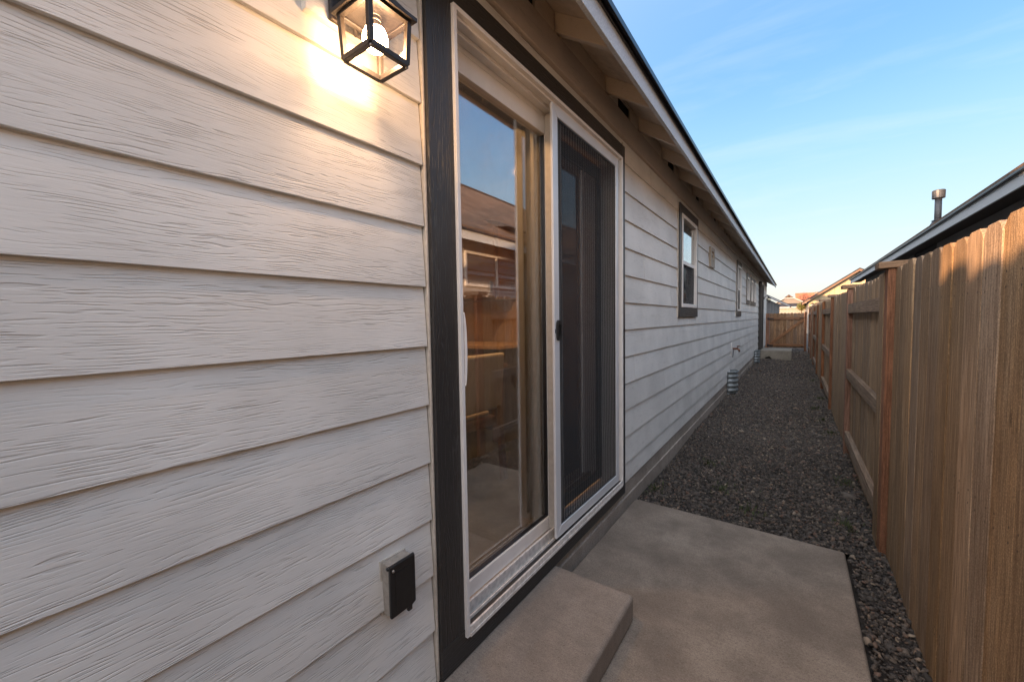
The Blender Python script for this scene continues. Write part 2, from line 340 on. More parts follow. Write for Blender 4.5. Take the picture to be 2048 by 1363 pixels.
def m_glass(name, r0=0.27, tint=(0.93, 0.94, 0.92), dust=0.075):
    m = M(name); m.t.nodes.remove(m.b)
    geo = m.n('ShaderNodeNewGeometry'); dt_ = m.n('ShaderNodeVectorMath', operation='DOT_PRODUCT'); m.l(geo.outputs['Normal'], dt_.inputs[0]); m.l(geo.outputs['Incoming'], dt_.inputs[1])
    c5 = m.math('POWER', m.math('SUBTRACT', 1.0, m.math('ABSOLUTE', dt_.outputs['Value'])), 5.0)
    frv = m.math('ADD', m.math('MULTIPLY', c5, 1-r0), r0)
    gl = m.n('ShaderNodeBsdfGlossy'); gl.inputs['Roughness'].default_value = 0.0; gl.inputs['Color'].default_value = (0.95, 0.97, 1, 1)
    n = m.noise(m.coord((1, 1, 1)), 1.4, 1); bp = m.n('ShaderNodeBump'); bp.inputs['Distance'].default_value = 0.0006; m.l(n, bp.inputs['Height']); m.l(bp.outputs[0], gl.inputs['Normal'])
    tr = m.n('ShaderNodeBsdfTransparent'); tr.inputs['Color'].default_value = tint+(1,)
    ms = m.n('ShaderNodeMixShader'); m.l(frv, ms.inputs[0]); m.l(tr.outputs[0], ms.inputs[1]); m.l(gl.outputs[0], ms.inputs[2])
    du = m.n('ShaderNodeBsdfDiffuse' if dust < 0.1 else 'ShaderNodeBsdfTranslucent'); du.inputs['Color'].default_value = (0.6, 0.56, 0.5, 1); m2 = m.n('ShaderNodeMixShader')
    dn_ = m.noise(m.coord((1, 1, 0.5)), 7, 6, 0.7, 0.6); m.l(m.ramp(dn_, [(0.42, 0.0), (0.75, dust)]), m2.inputs[0]); m.l(ms.outputs[0], m2.inputs[1]); m.l(du.outputs[0], m2.inputs[2]); m.l(m2.outputs[0], m.out.inputs[0])
    return m.m
mat_glass = m_glass('window_glass')
mat_lampglass = m_glass('lantern_glass', 0.04, (0.93, 0.9, 0.84), 0.085)
mat_farglass = m_glass('tinted_glass', 0.34, (0.45, 0.46, 0.45))
def m_screen():
    m = M('insect_screen'); m.t.nodes.remove(m.b)
    v = m.coord((1, 1, 1))
    w = m.n('ShaderNodeTexWave'); w.wave_type = 'BANDS'; w.bands_direction = 'Y'; m.l(v, w.inputs['Vector'])
    w.inputs['Scale'].default_value = 11; w.inputs['Distortion'].default_value = 6.5; w.inputs['Detail'].default_value = 1.0; w.inputs['Detail Scale'].default_value = 0.16
    f = m.math('ADD', m.math('MULTIPLY', w.outputs['Fac'], 0.20), 0.36)  # wavy opacity bands paint the moire into the screen
    d = m.n('ShaderNodeBsdfDiffuse'); d.inputs['Color'].default_value = (0.06, 0.062, 0.065, 1)
    tr = m.n('ShaderNodeBsdfTransparent'); ms = m.n('ShaderNodeMixShader'); m.l(f, ms.inputs[0]); m.l(tr.outputs[0], ms.inputs[1]); m.l(d.outputs[0], ms.inputs[2]); m.l(ms.outputs[0], m.out.inputs[0])
    return m.m
mat_screen = m_screen()
def m_emit(name, col, st):
    m = M(name); m.t.nodes.remove(m.b); e = m.n('ShaderNodeEmission'); e.inputs['Color'].default_value = col+(1,); e.inputs['Strength'].default_value = st; m.l(e.outputs[0], m.out.inputs[0]); return m.m
mat_bulb = m_emit('glowing_bulb', (1.0, 0.60, 0.32), 38.0)
mat_down = m_emit('ceiling_light_glow', (1.0, 0.52, 0.22), 135.0)

# ------------------------------------------------------------------ setting: ground, slab, gravel
SLAB_Y1 = 2.93
tag(MB().add([(-300, -300, -0.075), (300, -300, -0.075), (300, 500, -0.075), (-300, 500, -0.075)], [(0, 1, 2, 3)]).build('ground', simple('bare_soil', (0.045, 0.037, 0.030), 0.95, 0, 25, 0.5, 0.01)), kind='structure')
sl = MB(); sl.prism([(0.036, -2.2), (1.262, -2.2), (1.258, SLAB_Y1-0.02), (0.036, SLAB_Y1+0.005)], -0.12, 0.0, 'z')
tag(sl.build('patio_slab', mat_slab, None, 0.014, 3), kind='structure')
tag(MB().box(0.024, 0.432, 0.15, 1.715, 0.001, 0.122).build('concrete_step', mat_step, None, 0.02, 4),
    'low brown concrete step under the sliding glass door', 'step')

def m_gravel():
    m = M('gravel_stone'); at = m.n('ShaderNodeAttribute'); at.attribute_name = 'tone'; at.attribute_type = 'GEOMETRY'
    v = m.coord(); n = m.noise(v, 70, 4)
    c = m.ramp(at.outputs['Fac'], [(0.0, (0.055, 0.051, 0.046)), (0.40, (0.11, 0.098, 0.085)), (0.70, (0.155, 0.13, 0.108)), (0.86, (0.22, 0.18, 0.142)), (0.95, (0.21, 0.125, 0.09)), (1.0, (0.42, 0.35, 0.26))])
    m.set(m.mix(m.math('MULTIPLY', n, 0.6), c, (0.025, 0.022, 0.02)), 0.75, spec=0.35); m.bump(n, 0.004); return m.m
def ico(sub):
    bm = bmesh.new(); bmesh.ops.create_icosphere(bm, subdivisions=sub, radius=1.0)
    v = np.array([x.co[:] for x in bm.verts]); bm.faces.ensure_lookup_table()
    f = np.array([[q.index for q in x.verts] for x in bm.faces]); bm.free(); return v, f
def gravel_h(x, y):
    return -0.030+0.010*np.sin(x*3.1+y*1.3)+0.008*np.sin(y*2.7-x*5)+0.05*np.clip((x-1.2)/0.3, 0, 1)*np.clip((y-2.5)/1.5, 0, 1)*0.5
def scatter_stones(rng, n, x0, x1, y0, y1, s0, s1, sub, power=1.0):
    bv, bf = ico(sub); P = []; T = []; FF = []; nv = len(bv)
    xs = rng.uniform(x0, x1, n); ys = y0+(y1-y0)*rng.uniform(0, 1, n)**power
    keep = ~((xs < 1.275) & (ys < SLAB_Y1+0.01)); xs = xs[keep]; ys = ys[keep]; n = len(xs)
    sz = rng.uniform(s0, s1, n)*np.exp(rng.normal(0, 0.25, n))
    zs = gravel_h(xs, ys)-0.008+rng.uniform(-0.006, 0.006, n)
    q = rng.normal(size=(n, 4)); q /= np.linalg.norm(q, axis=1)[:, None]; w, a, b, c = q.T
    Rm = np.stack([1-2*(b*b+c*c), 2*(a*b-c*w), 2*(a*c+b*w), 2*(a*b+c*w), 1-2*(a*a+c*c), 2*(b*c-a*w), 2*(a*c-b*w), 2*(b*c+a*w), 1-2*(a*a+b*b)], 1).reshape(n, 3, 3)
    sc = np.stack([sz*rng.uniform(0.85, 1.35, n), sz*rng.uniform(0.7, 1.0, n), sz*rng.uniform(0.45, 0.75, n)], 1)
    jit = 1+rng.normal(0, 0.13 if sub == 2 else 0.20, (n, nv, 1))
    v = bv[None]*jit*sc[:, None]; v = np.einsum('nij,nkj->nki', Rm, v)
    v[:, :, 2] *= 0.75
    v += np.stack([xs, ys, zs], 1)[:, None]
    f = bf[None]+(np.arange(n)*nv)[:, None, None]
    tone = np.repeat(rng.uniform(0, 1, n), nv)
    return v.reshape(-1, 3), f.reshape(-1, 3), tone
def stones_mesh(name, sets):
    V = []; Fc = []; T = []; o = 0
    for v, f, t in sets: V.append(v); Fc.append(f+o); T.append(t); o += len(v)
    V = np.concatenate(V); Fc = np.concatenate(Fc); T = np.concatenate(T)
    me = bpy.data.meshes.new(name); me.vertices.add(len(V)); me.vertices.foreach_set('co', V.ravel().astype(np.float32))
    me.loops.add(len(Fc)*3); me.loops.foreach_set('vertex_index', Fc.ravel().astype(np.int32))
    me.polygons.add(len(Fc)); me.polygons.foreach_set('loop_start', np.arange(len(Fc), dtype=np.int32)*3)
    me.update(calc_edges=True); me.validate()
    at = me.attributes.new('tone', 'FLOAT', 'POINT'); at.data.foreach_set('value', T.astype(np.float32)); return me
rng = np.random.default_rng(3)
me = stones_mesh('gravel', [
    scatter_stones(rng, 9500, 0.03, 1.62, 1.2, 5.0, 0.006, 0.0125, 2),
    scatter_stones(rng, 34000, 0.03, 1.62, 1.2, 6.0, 0.004, 0.010, 1),
    scatter_stones(rng, 34000, 0.03, 1.62, 5.0, 11.0, 0.007, 0.016, 1),
    scatter_stones(rng, 15000, 0.03, 1.62, 11.0, 21.0, 0.011, 0.021, 1),
    scatter_stones(rng, 45, 1.20, 1.50, 2.2, 6.5, 0.016, 0.030, 2)])
mg = m_gravel(); me.materials.append(mg)
tag(link('gravel', me), 'dark crushed gravel covering the side yard between siding and fence', 'gravel', kind='stuff')
# compacted fines under the stones (an undulating sheet)
gb = MB(); nx, ny = 16, 160
for j in range(ny+1):
    for i in range(nx+1):
        x = 0.02+1.60*i/nx; y = 0.6+23.4*j/ny; gb.v.append((x, y, float(gravel_h(np.float64(x), np.float64(y)))-0.014))
for j in range(ny):
    for i in range(nx): a = j*(nx+1)+i; gb.f.append((a, a+1, a+nx+2, a+nx+1))
# leave the slab area out
gb.f = [f for f in gb.f if not (max(gb.v[i][0] for i in f) < 1.4 and min(gb.v[i][1] for i in f) < SLAB_Y1-0.1)]
tag(gb.build('gravel_bed', simple('gravel_fines', (0.030, 0.026, 0.023), 0.95, 0, 120, 0.6, 0.006)), kind='structure')

# weeds
def weeds():
    m = MB(); r = random.Random(5)
    spots = [(0.10, 3.25), (1.36, 4.2), (1.37, 5.9), (1.33, 6.6), (0.55, 3.5), (1.36, 8.2), (1.3, 3.3), (0.75, 3.25), (1.25, 7.3), (0.35, 4.1), (1.34, 10.5)]
    for sx, sy in spots:
        for k in range(70):
            a = r.uniform(0, 6.28); d = abs(r.gauss(0, 0.06)); x = sx+d*math.cos(a); y = sy+1.6*d*math.sin(a)
            x = min(max(x, 0.05), 1.44); z = float(gravel_h(np.float64(x), np.float64(y)))+0.004
            h = r.uniform(0.008, 0.028); w = r.uniform(0.002, 0.005); b = r.uniform(0, 6.28); t = r.uniform(0.3, 1.0)*h
            dx, dy = math.cos(b), math.sin(b)
            m.add([(x-dy*w, y+dx*w, z), (x+dy*w, y-dx*w, z), (x+dx*t+dy*w*0.6, y+dy*t-dx*w*0.6, z+h), (x+dx*t-dy*w*0.6, y+dy*t+dx*w*0.6, z+h*0.9)], [(0, 1, 2, 3)])
    return m
tag(weeds().build('weeds', simple('weed_leaf', (0.045, 0.060, 0.018), 0.7, 0, 30, 0.4)), 'sparse green weeds sprouting through the gravel', 'weeds', kind='stuff')

# ------------------------------------------------------------------ the house
house = thing('house', 'long single-storey house with taupe lap siding and dark window trim', 'house')
Y0, Y1 = -0.60, 19.75
OPEN = [(0.905, 2.724, 0.112, 2.525), (4.325, 5.270, 1.364, 2.53), (9.27, 10.10, 1.369, 2.51), (11.30, 12.12, 1.67, 2.42),
        (12.40, 13.16, 1.67, 2.42), (13.36, 14.05, 1.67, 2.42), (15.50, 16.55, 0.18, 2.50)]
EXP = 0.194
def lap_board(y0, y1, z0, z1, zb, name='siding_board', parent=None, mat=None, sx=1, ox=0.0, ybase=None):
    """one lap board between y0..y1; zb is the course bottom; z0..z1 the piece of it; mesh is centred"""
    H = EXP+0.028
    def xo(z): return 0.0180-0.0150*(z-zb)/H       # outer face
    def xi(z): return 0.0052-0.0150*(z-zb)/H
    zc = (z0+z1)/2; yc = (y0+y1)/2
    poly = [(xi(z0), z0-zc), (xo(z0), z0-zc), (xo(z1), z1-zc), (xi(z1), z1-zc)]
    poly = [(ox+sx*a, b) for a, b in poly]
    m = MB(); m.prism(poly, y0-yc, y1-yc, 'y')
    o = m.build(name, mat or mat_siding, parent, 0.0008, 1); o.location = (0, yc, zc); return o
rb = random.Random(11)
zb = 0.115; courses = []
while zb < 2.6: courses.append(zb); zb += EXP
BL = 3.66
for ci, zb in enumerate(courses):
    zt = min(zb+EXP+0.028, 2.70)
    # joints of this course
    js = []
    y = -3.66*3+1.05+(-(ci-2)*0.86) % 3.66+rb.uniform(-0.06, 0.06)
    while y < Y1-0.3:
        if y > Y0+0.2: js.append(y)
        y += BL
    # avoid joints where the photo shows unbroken boards
    js = [j for j in js if not (-0.55 < j < 0.95)]
    cuts = sorted(set([Y0+0.0]+js+[Y1]))
    for a, b in zip(cuts[:-1], cuts[1:]):
        segs = [(a, b, zb, zt)]
        for (oy0, oy1, oz0, oz1) in OPEN:
            ns = []
            for (s0, s1, q0, q1) in segs:
                if s1 <= oy0 or s0 >= oy1 or q1 <= oz0 or q0 >= oz1: ns.append((s0, s1, q0, q1)); continue
                if s0 < oy0: ns.append((s0, oy0, q0, q1))
                if s1 > oy1: ns.append((oy1, s1, q0, q1))
                m0, m1 = max(s0, oy0), min(s1, oy1)
                if q0 < oz0-0.012: ns.append((m0, m1, q0, oz0))
                if q1 > oz1+0.035 and zb+EXP > oz1+0.004: ns.append((m0, m1, oz1, q1))
            segs = ns
        for (s0, s1, q0, q1) in segs:
            if s1-s0 < 0.03: continue
            if ci == 0 and s0 > 2.7: q0 = 0.165
            g = 0.0024
            lap_board(s0+g, s1-g, q0, q1, zb, parent=house)
# sheathing wall with holes
def wall_holes(x0, x1, y0, y1, z0, z1, holes, m=None):
    m = m or MB(); ys = sorted({y0, y1, *[h[0] for h in holes], *[h[1] for h in holes]})
    for a, b in zip(ys[:-1], ys[1:]):
        hs = sorted([(h[2], h[3]) for h in holes if h[0] < (a+b)/2 < h[1]]); z = z0
        for h0, h1 in hs:
            if h0 > z: m.box(x0, x1, a, b, z, h0)
            z = h1
        if z < z1: m.box(x0, x1, a, b, z, z1)
    return m
HOLES = [(1.03, 2.65, 0.19, 2.43), (4.42, 5.18, 1.45, 2.39), (9.36, 10.02, 1.45, 2.38), (11.40, 12.03, 1.76, 2.33), (12.49, 13.08, 1.76, 2.33), (13.44, 13.98, 1.76, 2.33), (15.60, 16.46, 0.22, 2.42)]
wall_holes(-0.15, -0.0105, Y0+0.01, Y1-0.01, 0.09, 3.0, HOLES).build('wall', simple('sheathing', (0.12, 0.10, 0.08), 0.9), house)
MB().box(-8.0, -7.85, Y0, Y1, 0.1, 2.9).build('wall', mat_siding, house)
MB().prism([(-8, 0.1), (0.0, 0.1), (0.0, 2.75), (-3.85, 5.0), (-8.0, 2.75)], Y1-0.012, Y1-0.002, 'y').build('gable_wall', mat_siding, house)
MB().prism([(-8, 0.1), (0.0, 0.1), (0.0, 2.75), (-3.85, 5.0), (-8.0, 2.75)], Y0+0.002, Y0+0.012, 'y').build('gable_wall', mat_siding, house)
for y in (Y0-0.004, Y1-0.012):
    MB().box(-0.09, 0.022, y, y+0.016, 0.10, 2.6).build('corner_board', mat_siding, house)
fo = MB(); fo.box(-8, 0.0, Y0-0.01, 2.73, -0.15, 0.085).box(-8, 0.0015, 2.7305, Y1, -0.15, 0.170).box(-0.3, 0.012, Y0-0.012, Y1+0.002, -0.15, 0.050)
fo.build('foundation', mat_found, house, 0.003, 1)
# frieze boards
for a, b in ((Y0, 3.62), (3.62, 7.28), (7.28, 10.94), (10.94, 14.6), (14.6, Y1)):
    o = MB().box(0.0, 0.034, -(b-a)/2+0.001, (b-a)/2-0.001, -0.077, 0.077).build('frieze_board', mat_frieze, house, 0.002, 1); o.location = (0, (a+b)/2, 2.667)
# rafters, blocks, roof
SL = 0.66
RY0 = 1.793-0.642*4
def raf_bot(x): return 2.778-SL*x
def deck(x): return raf_bot(x)+0.098
rm = MB(); rm.prism([(-0.05, raf_bot(-0.05)), (0.299, raf_bot(0.299)), (0.299, deck(0.299)-0.001), (-0.05, deck(-0.05)-0.001)], 0.0, 0.038, 'y')
rme = rm.mesh('rafter_tail', 0.0015, 1); rme.materials.append(mat_rafter)
k = 0; y = RY0
bk = [MB(), MB()]
bk[0].box(0.0, 0.012, 0.0395, 0.6405, 2.7455, deck(0.006)-0.006)
hz0, hz1 = 2.762, 2.852
bk[1].box(0.0, 0.012, 0.0395, 0.22, 2.7455, deck(0.006)-0.006).box(0.0, 0.012, 0.46, 0.6405, 2.7455, deck(0.006)-0.006).box(0.0, 0.012, 0.22, 0.46, 2.7455, hz0).box(0.0, 0.012, 0.22, 0.46, hz1, deck(0.006)-0.006)
bme = []
for q in bk:
    t = q.mesh('bird_block'); t.materials.append(mat_rafter); bme.append(t)
vm = MB(); vm.box(-0.03, -0.008, 0.21, 0.47, hz0-0.01, hz1+0.01); vme = vm.mesh('vent_opening'); vme.materials.append(mat_dark)
while y < Y1+0.1:
    o = link('rafter_tail', rme, house); o.location = (0, y, 0)
    if y+0.64 < Y1+0.1:
        v = 1 if (k % 2 == 1) else 0
        o = link('bird_block', bme[v], house); o.location = (0, y, 0)
        if v:
            p = link('vent_opening', vme, o)
    y += 0.642; k += 1
YE0, YE1 = Y0-0.35, 20.35
def deckp(x, t=0.0): return deck(x)+t
XR = -3.85; ZR = deck(XR)
MB().prism([(0.299, deck(0.299)), (XR, ZR), (XR, ZR+0.012), (0.299, deck(0.299)+0.012)], YE0, YE1, 'y').build('roof_deck', mat_osb, house)
MB().prism([(0.352, deck(0.352)+0.013), (XR, ZR+0.013), (-8.3, deck(0.3)), (-8.3, deck(0.3)+0.03), (XR, ZR+0.05), (0.352, deck(0.352)+0.032)], YE0-0.02, YE1+0.02, 'y').build('roof', mat_roof, house)
# fascia and drip edge
for a, b in ((YE0, 4.6), (4.6, 9.5), (9.5, 14.4), (14.4, YE1)):
    o = MB().box(0.301, 0.322, -(b-a)/2+0.0008, (b-a)/2-0.0008, 0, 0.118).build('fascia_board', mat_fascia, house, 0.0015, 1); o.location = (0, (a+b)/2, 2.562)
MB().prism([(0.3235, 2.655), (0.3275, 2.650), (0.331, 2.655), (0.331, 2.676), (0.349, 2.678), (0.355, 2.686), (0.355, deck(0.352)+0.0125), (0.3235, deck(0.3235)+0.0125)], YE0, YE1, 'y').build('drip_edge', simple('drip_edge_metal', (0.012, 0.012, 0.014), 0.32, 0.2, 30, 0.2), house, 0.0015, 2)

# ---- sliding door -------------------------------------------------
door = bpy.data.objects.new('sliding_door', None); C.objects.link(door); door.parent = house; door.empty_display_size = .1
def part(m, name, mat, parent=None, bevel=0.0015, seg=2, **k): return m.build(name, mat, parent or door, bevel, seg, **k)
DT = 0.036
part(MB().box(0.0, DT, 0.916, 1.030, 0.236, 2.524), 'side_trim', mat_trim)
part(MB().box(0.0, DT, 2.652, 2.720, 0.236, 2.524), 'side_trim', mat_trim)
part(MB().box(0.0, DT, 1.032, 2.650, 2.434, 2.524), 'head_trim', mat_trim_h)
part(MB().box(0.0, DT, 0.916, 2.720, 0.122, 0.234).box(0.0, DT-0.002, 1.032, 2.650, 0.2342, 0.200), 'sill_trim', mat_trim_h)
part(MB().box(0.0, 0.022, 0.9065, 0.9150, 0.122, 2.56), 'caulk_strip', mat_caulk, bevel=0.002)
part(MB().box(0.0, 0.020, 2.7205, 2.726, 0.122, 2.56), 'caulk_strip', mat_caulk, bevel=0.002)
# outer frame (fin + deep jambs)
fr = MB()
fr.box(-0.13, 0.048, 1.031, 1.047, 0.205, 2.430)      # near jamb
fr.box(-0.13, 0.048, 2.636, 2.651, 0.205, 2.430)      # far jamb
fr.box(-0.13, 0.048, 1.0472, 2.6358, 2.414, 2.430)    # head
for x0, x1, z in ((-0.02, -0.012, 2.398), (-0.075, -0.060, 2.388), (0.022, 0.030, 2.404)): fr.box(x0, x1, 1.0472, 2.6358, z, 2.4138)
fr.box(-0.060, -0.020, 1.0472, 2.6358, 2.409, 2.4138)
part(fr, 'door_frame', mat_white, bevel=0.0012)
# sill track
tr = MB(); tr.box(-0.13, 0.050, 1.0474, 2.6356, 0.200, 0.214)
tr.box(0.040, 0.048, 1.0474, 2.6356, 0.2142, 0.240); tr.box(0.012, 0.018, 1.0474, 2.6356, 0.2142, 0.246)
tr.box(-0.028, -0.020, 1.0474, 2.6356, 0.2142, 0.262); tr.box(-0.056, -0.030, 1.0474, 2.6356, 0.2142, 0.236)
part(tr, 'sill_track', simple('dirty_vinyl', (0.70, 0.66, 0.61), 0.5, 0, 40, 0.25, 0.0005), bevel=0.0012)
# fixed glass panel, near half, behind the screen track
gx = -0.070
p = MB(); p.box(gx-0.03, gx+0.012, 1.0475, 1.135-0.03, 0.237, 2.386)
p.box(gx-0.03, gx+0.012, 1.815, 1.872, 0.237, 2.386)
p.box(gx-0.03, gx+0.012, 1.1052, 1.8148, 0.237, 0.305); p.box(gx-0.03, gx+0.012, 1.1052, 1.8148, 2.306, 2.386)
p.box(gx-0.026, gx+0.006, 1.1052, 1.116, 0.3052, 2.3058)
part(p, 'near_sash', mat_white, bevel=0.003)
part(MB().box(gx-0.012, gx-0.008, 1.100, 1.818, 0.300, 2.310), 'glass_pane', mat_glass, bevel=0)
part(MB().box(gx-0.026, gx+0.002, 1.808, 1.8148, 0.306, 2.305).box(gx-0.026, gx+0.002, 1.1165, 1.8078, 0.3052, 0.311), 'glazing_gasket', mat_black, bevel=0)
# far sliding panel one track further in
g2 = -0.112
p = MB(); p.box(g2-0.015, g2+0.008, 1.772, 1.835, 0.237, 2.386); p.box(g2-0.015, g2+0.008, 2.570, 2.6355, 0.237, 2.386)
p.box(g2-0.015, g2+0.008, 1.8352, 2.5698, 0.237, 0.305); p.box(g2-0.015, g2+0.008, 1.8352, 2.5698, 2.306, 2.386)
part(p, 'far_sash', simple('dimmed_white_vinyl', (0.075, 0.068, 0.048), 0.5), bevel=0.003)  # white sash darkened to tan, its dim light put into the colour
part(MB().box(g2-0.004, g2, 1.83, 2.575, 0.30, 2.31), 'glass_pane', mat_farglass, bevel=0)
# screen panel
sx0, sx1 = 0.020, 0.034
p = MB()
ya, yb, za, zb2 = 1.722, 2.600, 0.247, 2.402
w = 0.052
p.prism([(ya, za), (ya+w, za+w), (ya+w, zb2-w), (ya, zb2)], sx0, sx1, 'x')
p.prism([(yb, za), (yb-w*0.85, za+w), (yb-w*0.85, zb2-w), (yb, zb2)], sx0, sx1, 'x')
p.prism([(ya+0.0005, za), (yb-0.0005, za), (yb-w*0.85-0.0005, za+w-0.0005), (ya+w+0.0005, za+w-0.0005)], sx0, sx1, 'x')
p.prism([(ya+0.0005, zb2), (yb-0.0005, zb2), (yb-w*0.85-0.0005, zb2-w+0.0005), (ya+w+0.0005, zb2-w+0.0005)], sx0, sx1, 'x')
scr = part(p, 'screen_frame', mat_screenframe, bevel=0.0022)
part(MB().box(sx0+0.003, sx0+0.0034, ya+w-0.004, yb-w*0.85+0.004, za+w-0.004, zb2-w+0.004), 'screen_mesh', mat_screen, bevel=0)
b = MB()
for (q0, q1, r0, r1) in ((ya+w-0.001, ya+w+0.008, za+w, zb2-w), (yb-w*0.85-0.008, yb-w*0.85+0.001, za+w, zb2-w)): b.box(sx0+0.004, sx0+0.008, q0, q1, r0, r1)
b.box(sx0+0.004, sx0+0.008, ya+w+0.008, yb-w*.85-0.008, za+w-0.001, za+w+0.008); b.box(sx0+0.004, sx0+0.008, ya+w+0.008, yb-w*.85-0.008, zb2-w-0.008, zb2-w+0.001)
part(b, 'screen_spline', mat_black, bevel=0.001)
# near cover stile in front of the fixed panel (frame post that the screen closes on)
part(MB().box(-0.056, 0.0185, 1.800, 1.838, 0.2465, 2.397), 'meeting_stile', simple('shaded_grey_vinyl', (0.50, 0.47, 0.42), 0.45), bevel=0.002)  # white vinyl stile, its shade put into the grey colour
# black pull handle
h = MB()
ring = []
def stadium(cy, cz, hw, hh, n=8):
    o = []
    for k2 in range(n+1): a = math.pi*k2/n; o.append((cy+hw*math.cos(a), cz+hh-hw+hw*math.sin(a)))
    for k2 in range(n+1): a = math.pi+math.pi*k2/n; o.append((cy+hw*math.cos(a), cz-hh+hw+hw*math.sin(a)))
    return o
cy_, cz_ = 1.758, 1.306
A = stadium(cy_, cz_, 0.021, 0.052); B = stadium(cy_, cz_, 0.010, 0.030)
n_ = len(A); vs = [(0.0345, a, b) for a, b in A]+[(0.046, cy_+(a-cy_)*.92, cz_+(b-cz_)*.97) for a, b in A]+[(0.0458, a, b) for a, b in B]+[(0.037, a, b) for a, b in B]
fs = []
for r_ in range(3):
    for i in range(n_): j = (i+1) % n_; fs.append((r_*n_+i, r_*n_+j, (r_+1)*n_+j, (r_+1)*n_+i))
fs.append(tuple(range(3*n_, 4*n_)))
h.add(vs, fs); part(h, 'pull_handle', mat_black, bevel=0, smooth=False)
part(MB().box(0.0345, 0.036, 1.727, 1.731, 1.292, 1.312), 'latch_slot', mat_black, bevel=0)
# bulging weather strip on the near jamb
bs = MB(); pts = []
for k2 in range(13):
    t = k2/12; pts.append((0.050, 1.049+0.011*math.sin(math.pi*t)**0.6, 1.13+0.26*t))
bs.add([(0.0485, 1.0475, z) for _, _, z in pts]+[(0.0505, y_, z) for _, y_, z in pts]+[(0.040, y_, z) for _, y_, z in pts], [(i, i+1, 14+i, 13+i) for i in range(12)]+[(13+i, 14+i, 27+i, 26+i) for i in range(12)])
part(bs, 'weather_strip', mat_white, bevel=0)
sc = MB()
for yy, zz in ((1.726, 0.275), (1.727, 2.385), (2.59, 0.26)): sc.lathe([(0.0001, 0.0), (0.003, 0.0005), (0.003, 0.0)], (0, 0, 0), 8)
# ---- small windows -------------------------------------------------
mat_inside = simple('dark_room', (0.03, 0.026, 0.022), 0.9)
def window(y0, y1, z0, z1, t=0.092, tb=0.105, hung=True, label=None):
    wdw = bpy.data.objects.new('window', None); C.objects.link(wdw); wdw.parent = house; wdw.empty_display_size = .1
    if label: wdw['label'] = label
    def P(m, name, mat, bevel=0.0015): return m.build(name, mat, wdw, bevel, 2)
    tx = 0.033
    P(MB().box(0, tx, y0, y0+t, z0+tb, z1-t), 'side_trim', mat_trim); P(MB().box(0, tx, y1-t*0.9, y1, z0+tb, z1-t), 'side_trim', mat_trim)
    P(MB().box(0, tx+0.001, y0, y1, z1-t+0.001, z1), 'head_trim', mat_trim_h); P(MB().box(0, tx+0.001, y0, y1, z0, z0+tb-0.001), 'sill_trim', mat_trim_h)
    P(MB().box(0, 0.022, y0-0.007, y0-0.001, z0, z1), 'caulk_strip', mat_caulk)
    a, b, c, d = y0+t+0.001, y1-t*0.9-0.001, z0+tb+0.001, z1-t-0.001; f = 0.038
    P(MB().box(-0.06, 0.041, a, a+f, c, d).box(-0.06, 0.041, b-f, b, c, d).box(-0.06, 0.041, a+f, b-f, c, c+f).box(-0.06, 0.041, a+f, b-f, d-f, d), 'window_frame', mat_white)
    zm = (c+d)/2
    if hung:
        P(MB().box(-0.02, 0.018, a+f, b-f, zm-0.02, zm+0.018), 'meeting_rail', mat_white)
        P(MB().box(0.008, 0.011, a+f, b-f, zm, d-f), 'glass_pane', mat_glass, 0)
        P(MB().box(-0.022, -0.019, a+f, b-f, c+f, zm), 'glass_pane', mat_glass, 0)
        P(MB().box(0.012, 0.0124, a+f, b-f, c+f, zm-0.02), 'insect_screen', mat_screen, 0)
    else:
        P(MB().box(0.008, 0.011, a+f, b-f, c+f, d-f), 'glass_pane', mat_glass, 0)
    # lowered pale blind inside and dark room
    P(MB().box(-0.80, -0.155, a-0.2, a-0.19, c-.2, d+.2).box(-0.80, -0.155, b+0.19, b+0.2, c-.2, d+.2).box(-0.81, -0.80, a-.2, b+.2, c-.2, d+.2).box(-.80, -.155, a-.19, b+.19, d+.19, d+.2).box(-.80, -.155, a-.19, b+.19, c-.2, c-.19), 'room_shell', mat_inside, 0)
    return wdw
window(4.332, 5.268, 1.364, 2.527)
window(9.277, 10.10, 1.369, 2.508)
for (a, b) in ((11.307, 12.12), (12.407, 13.16), (13.367, 14.05)): window(a, b, 1.67, 2.42, 0.085, 0.10, False)
# ---- far back door -------------------------------------------------
bd = bpy.data.objects.new('back_door', None); C.objects.link(bd); bd.parent = house; bd.empty_display_size = .1
MB().box(0, 0.10, 15.50, 15.60, 0.18, 2.50).box(0, 0.10, 16.46, 16.55, 0.18, 2.50).box(0, 0.10, 15.60, 16.46, 2.42, 2.50).build('door_trim', mat_trim, bd, 0.002)
MB().box(-0.08, -0.04, 15.602, 16.458, 0.22, 2.418).build('door_panel', simple('door_paint', (0.4, 0.38, 0.35), 0.5), bd, 0.002)
MB().box(-0.05, 0.05, 15.602, 16.458, 0.19, 0.218).build('threshold', simple('aluminium', (0.4, 0.4, 0.4), 0.4, 0.8), bd, 0.002)
hm = MB(); hm.sphere((-0.0, 15.68, 1.15), 0.03); hm.tube([(-0.04, 15.68, 1.15), (0, 15.68, 1.15)], 0.01); hm.build('handle', simple('nickel', (0.4, 0.38, 0.35), 0.3, 1.0), bd, smooth=True)
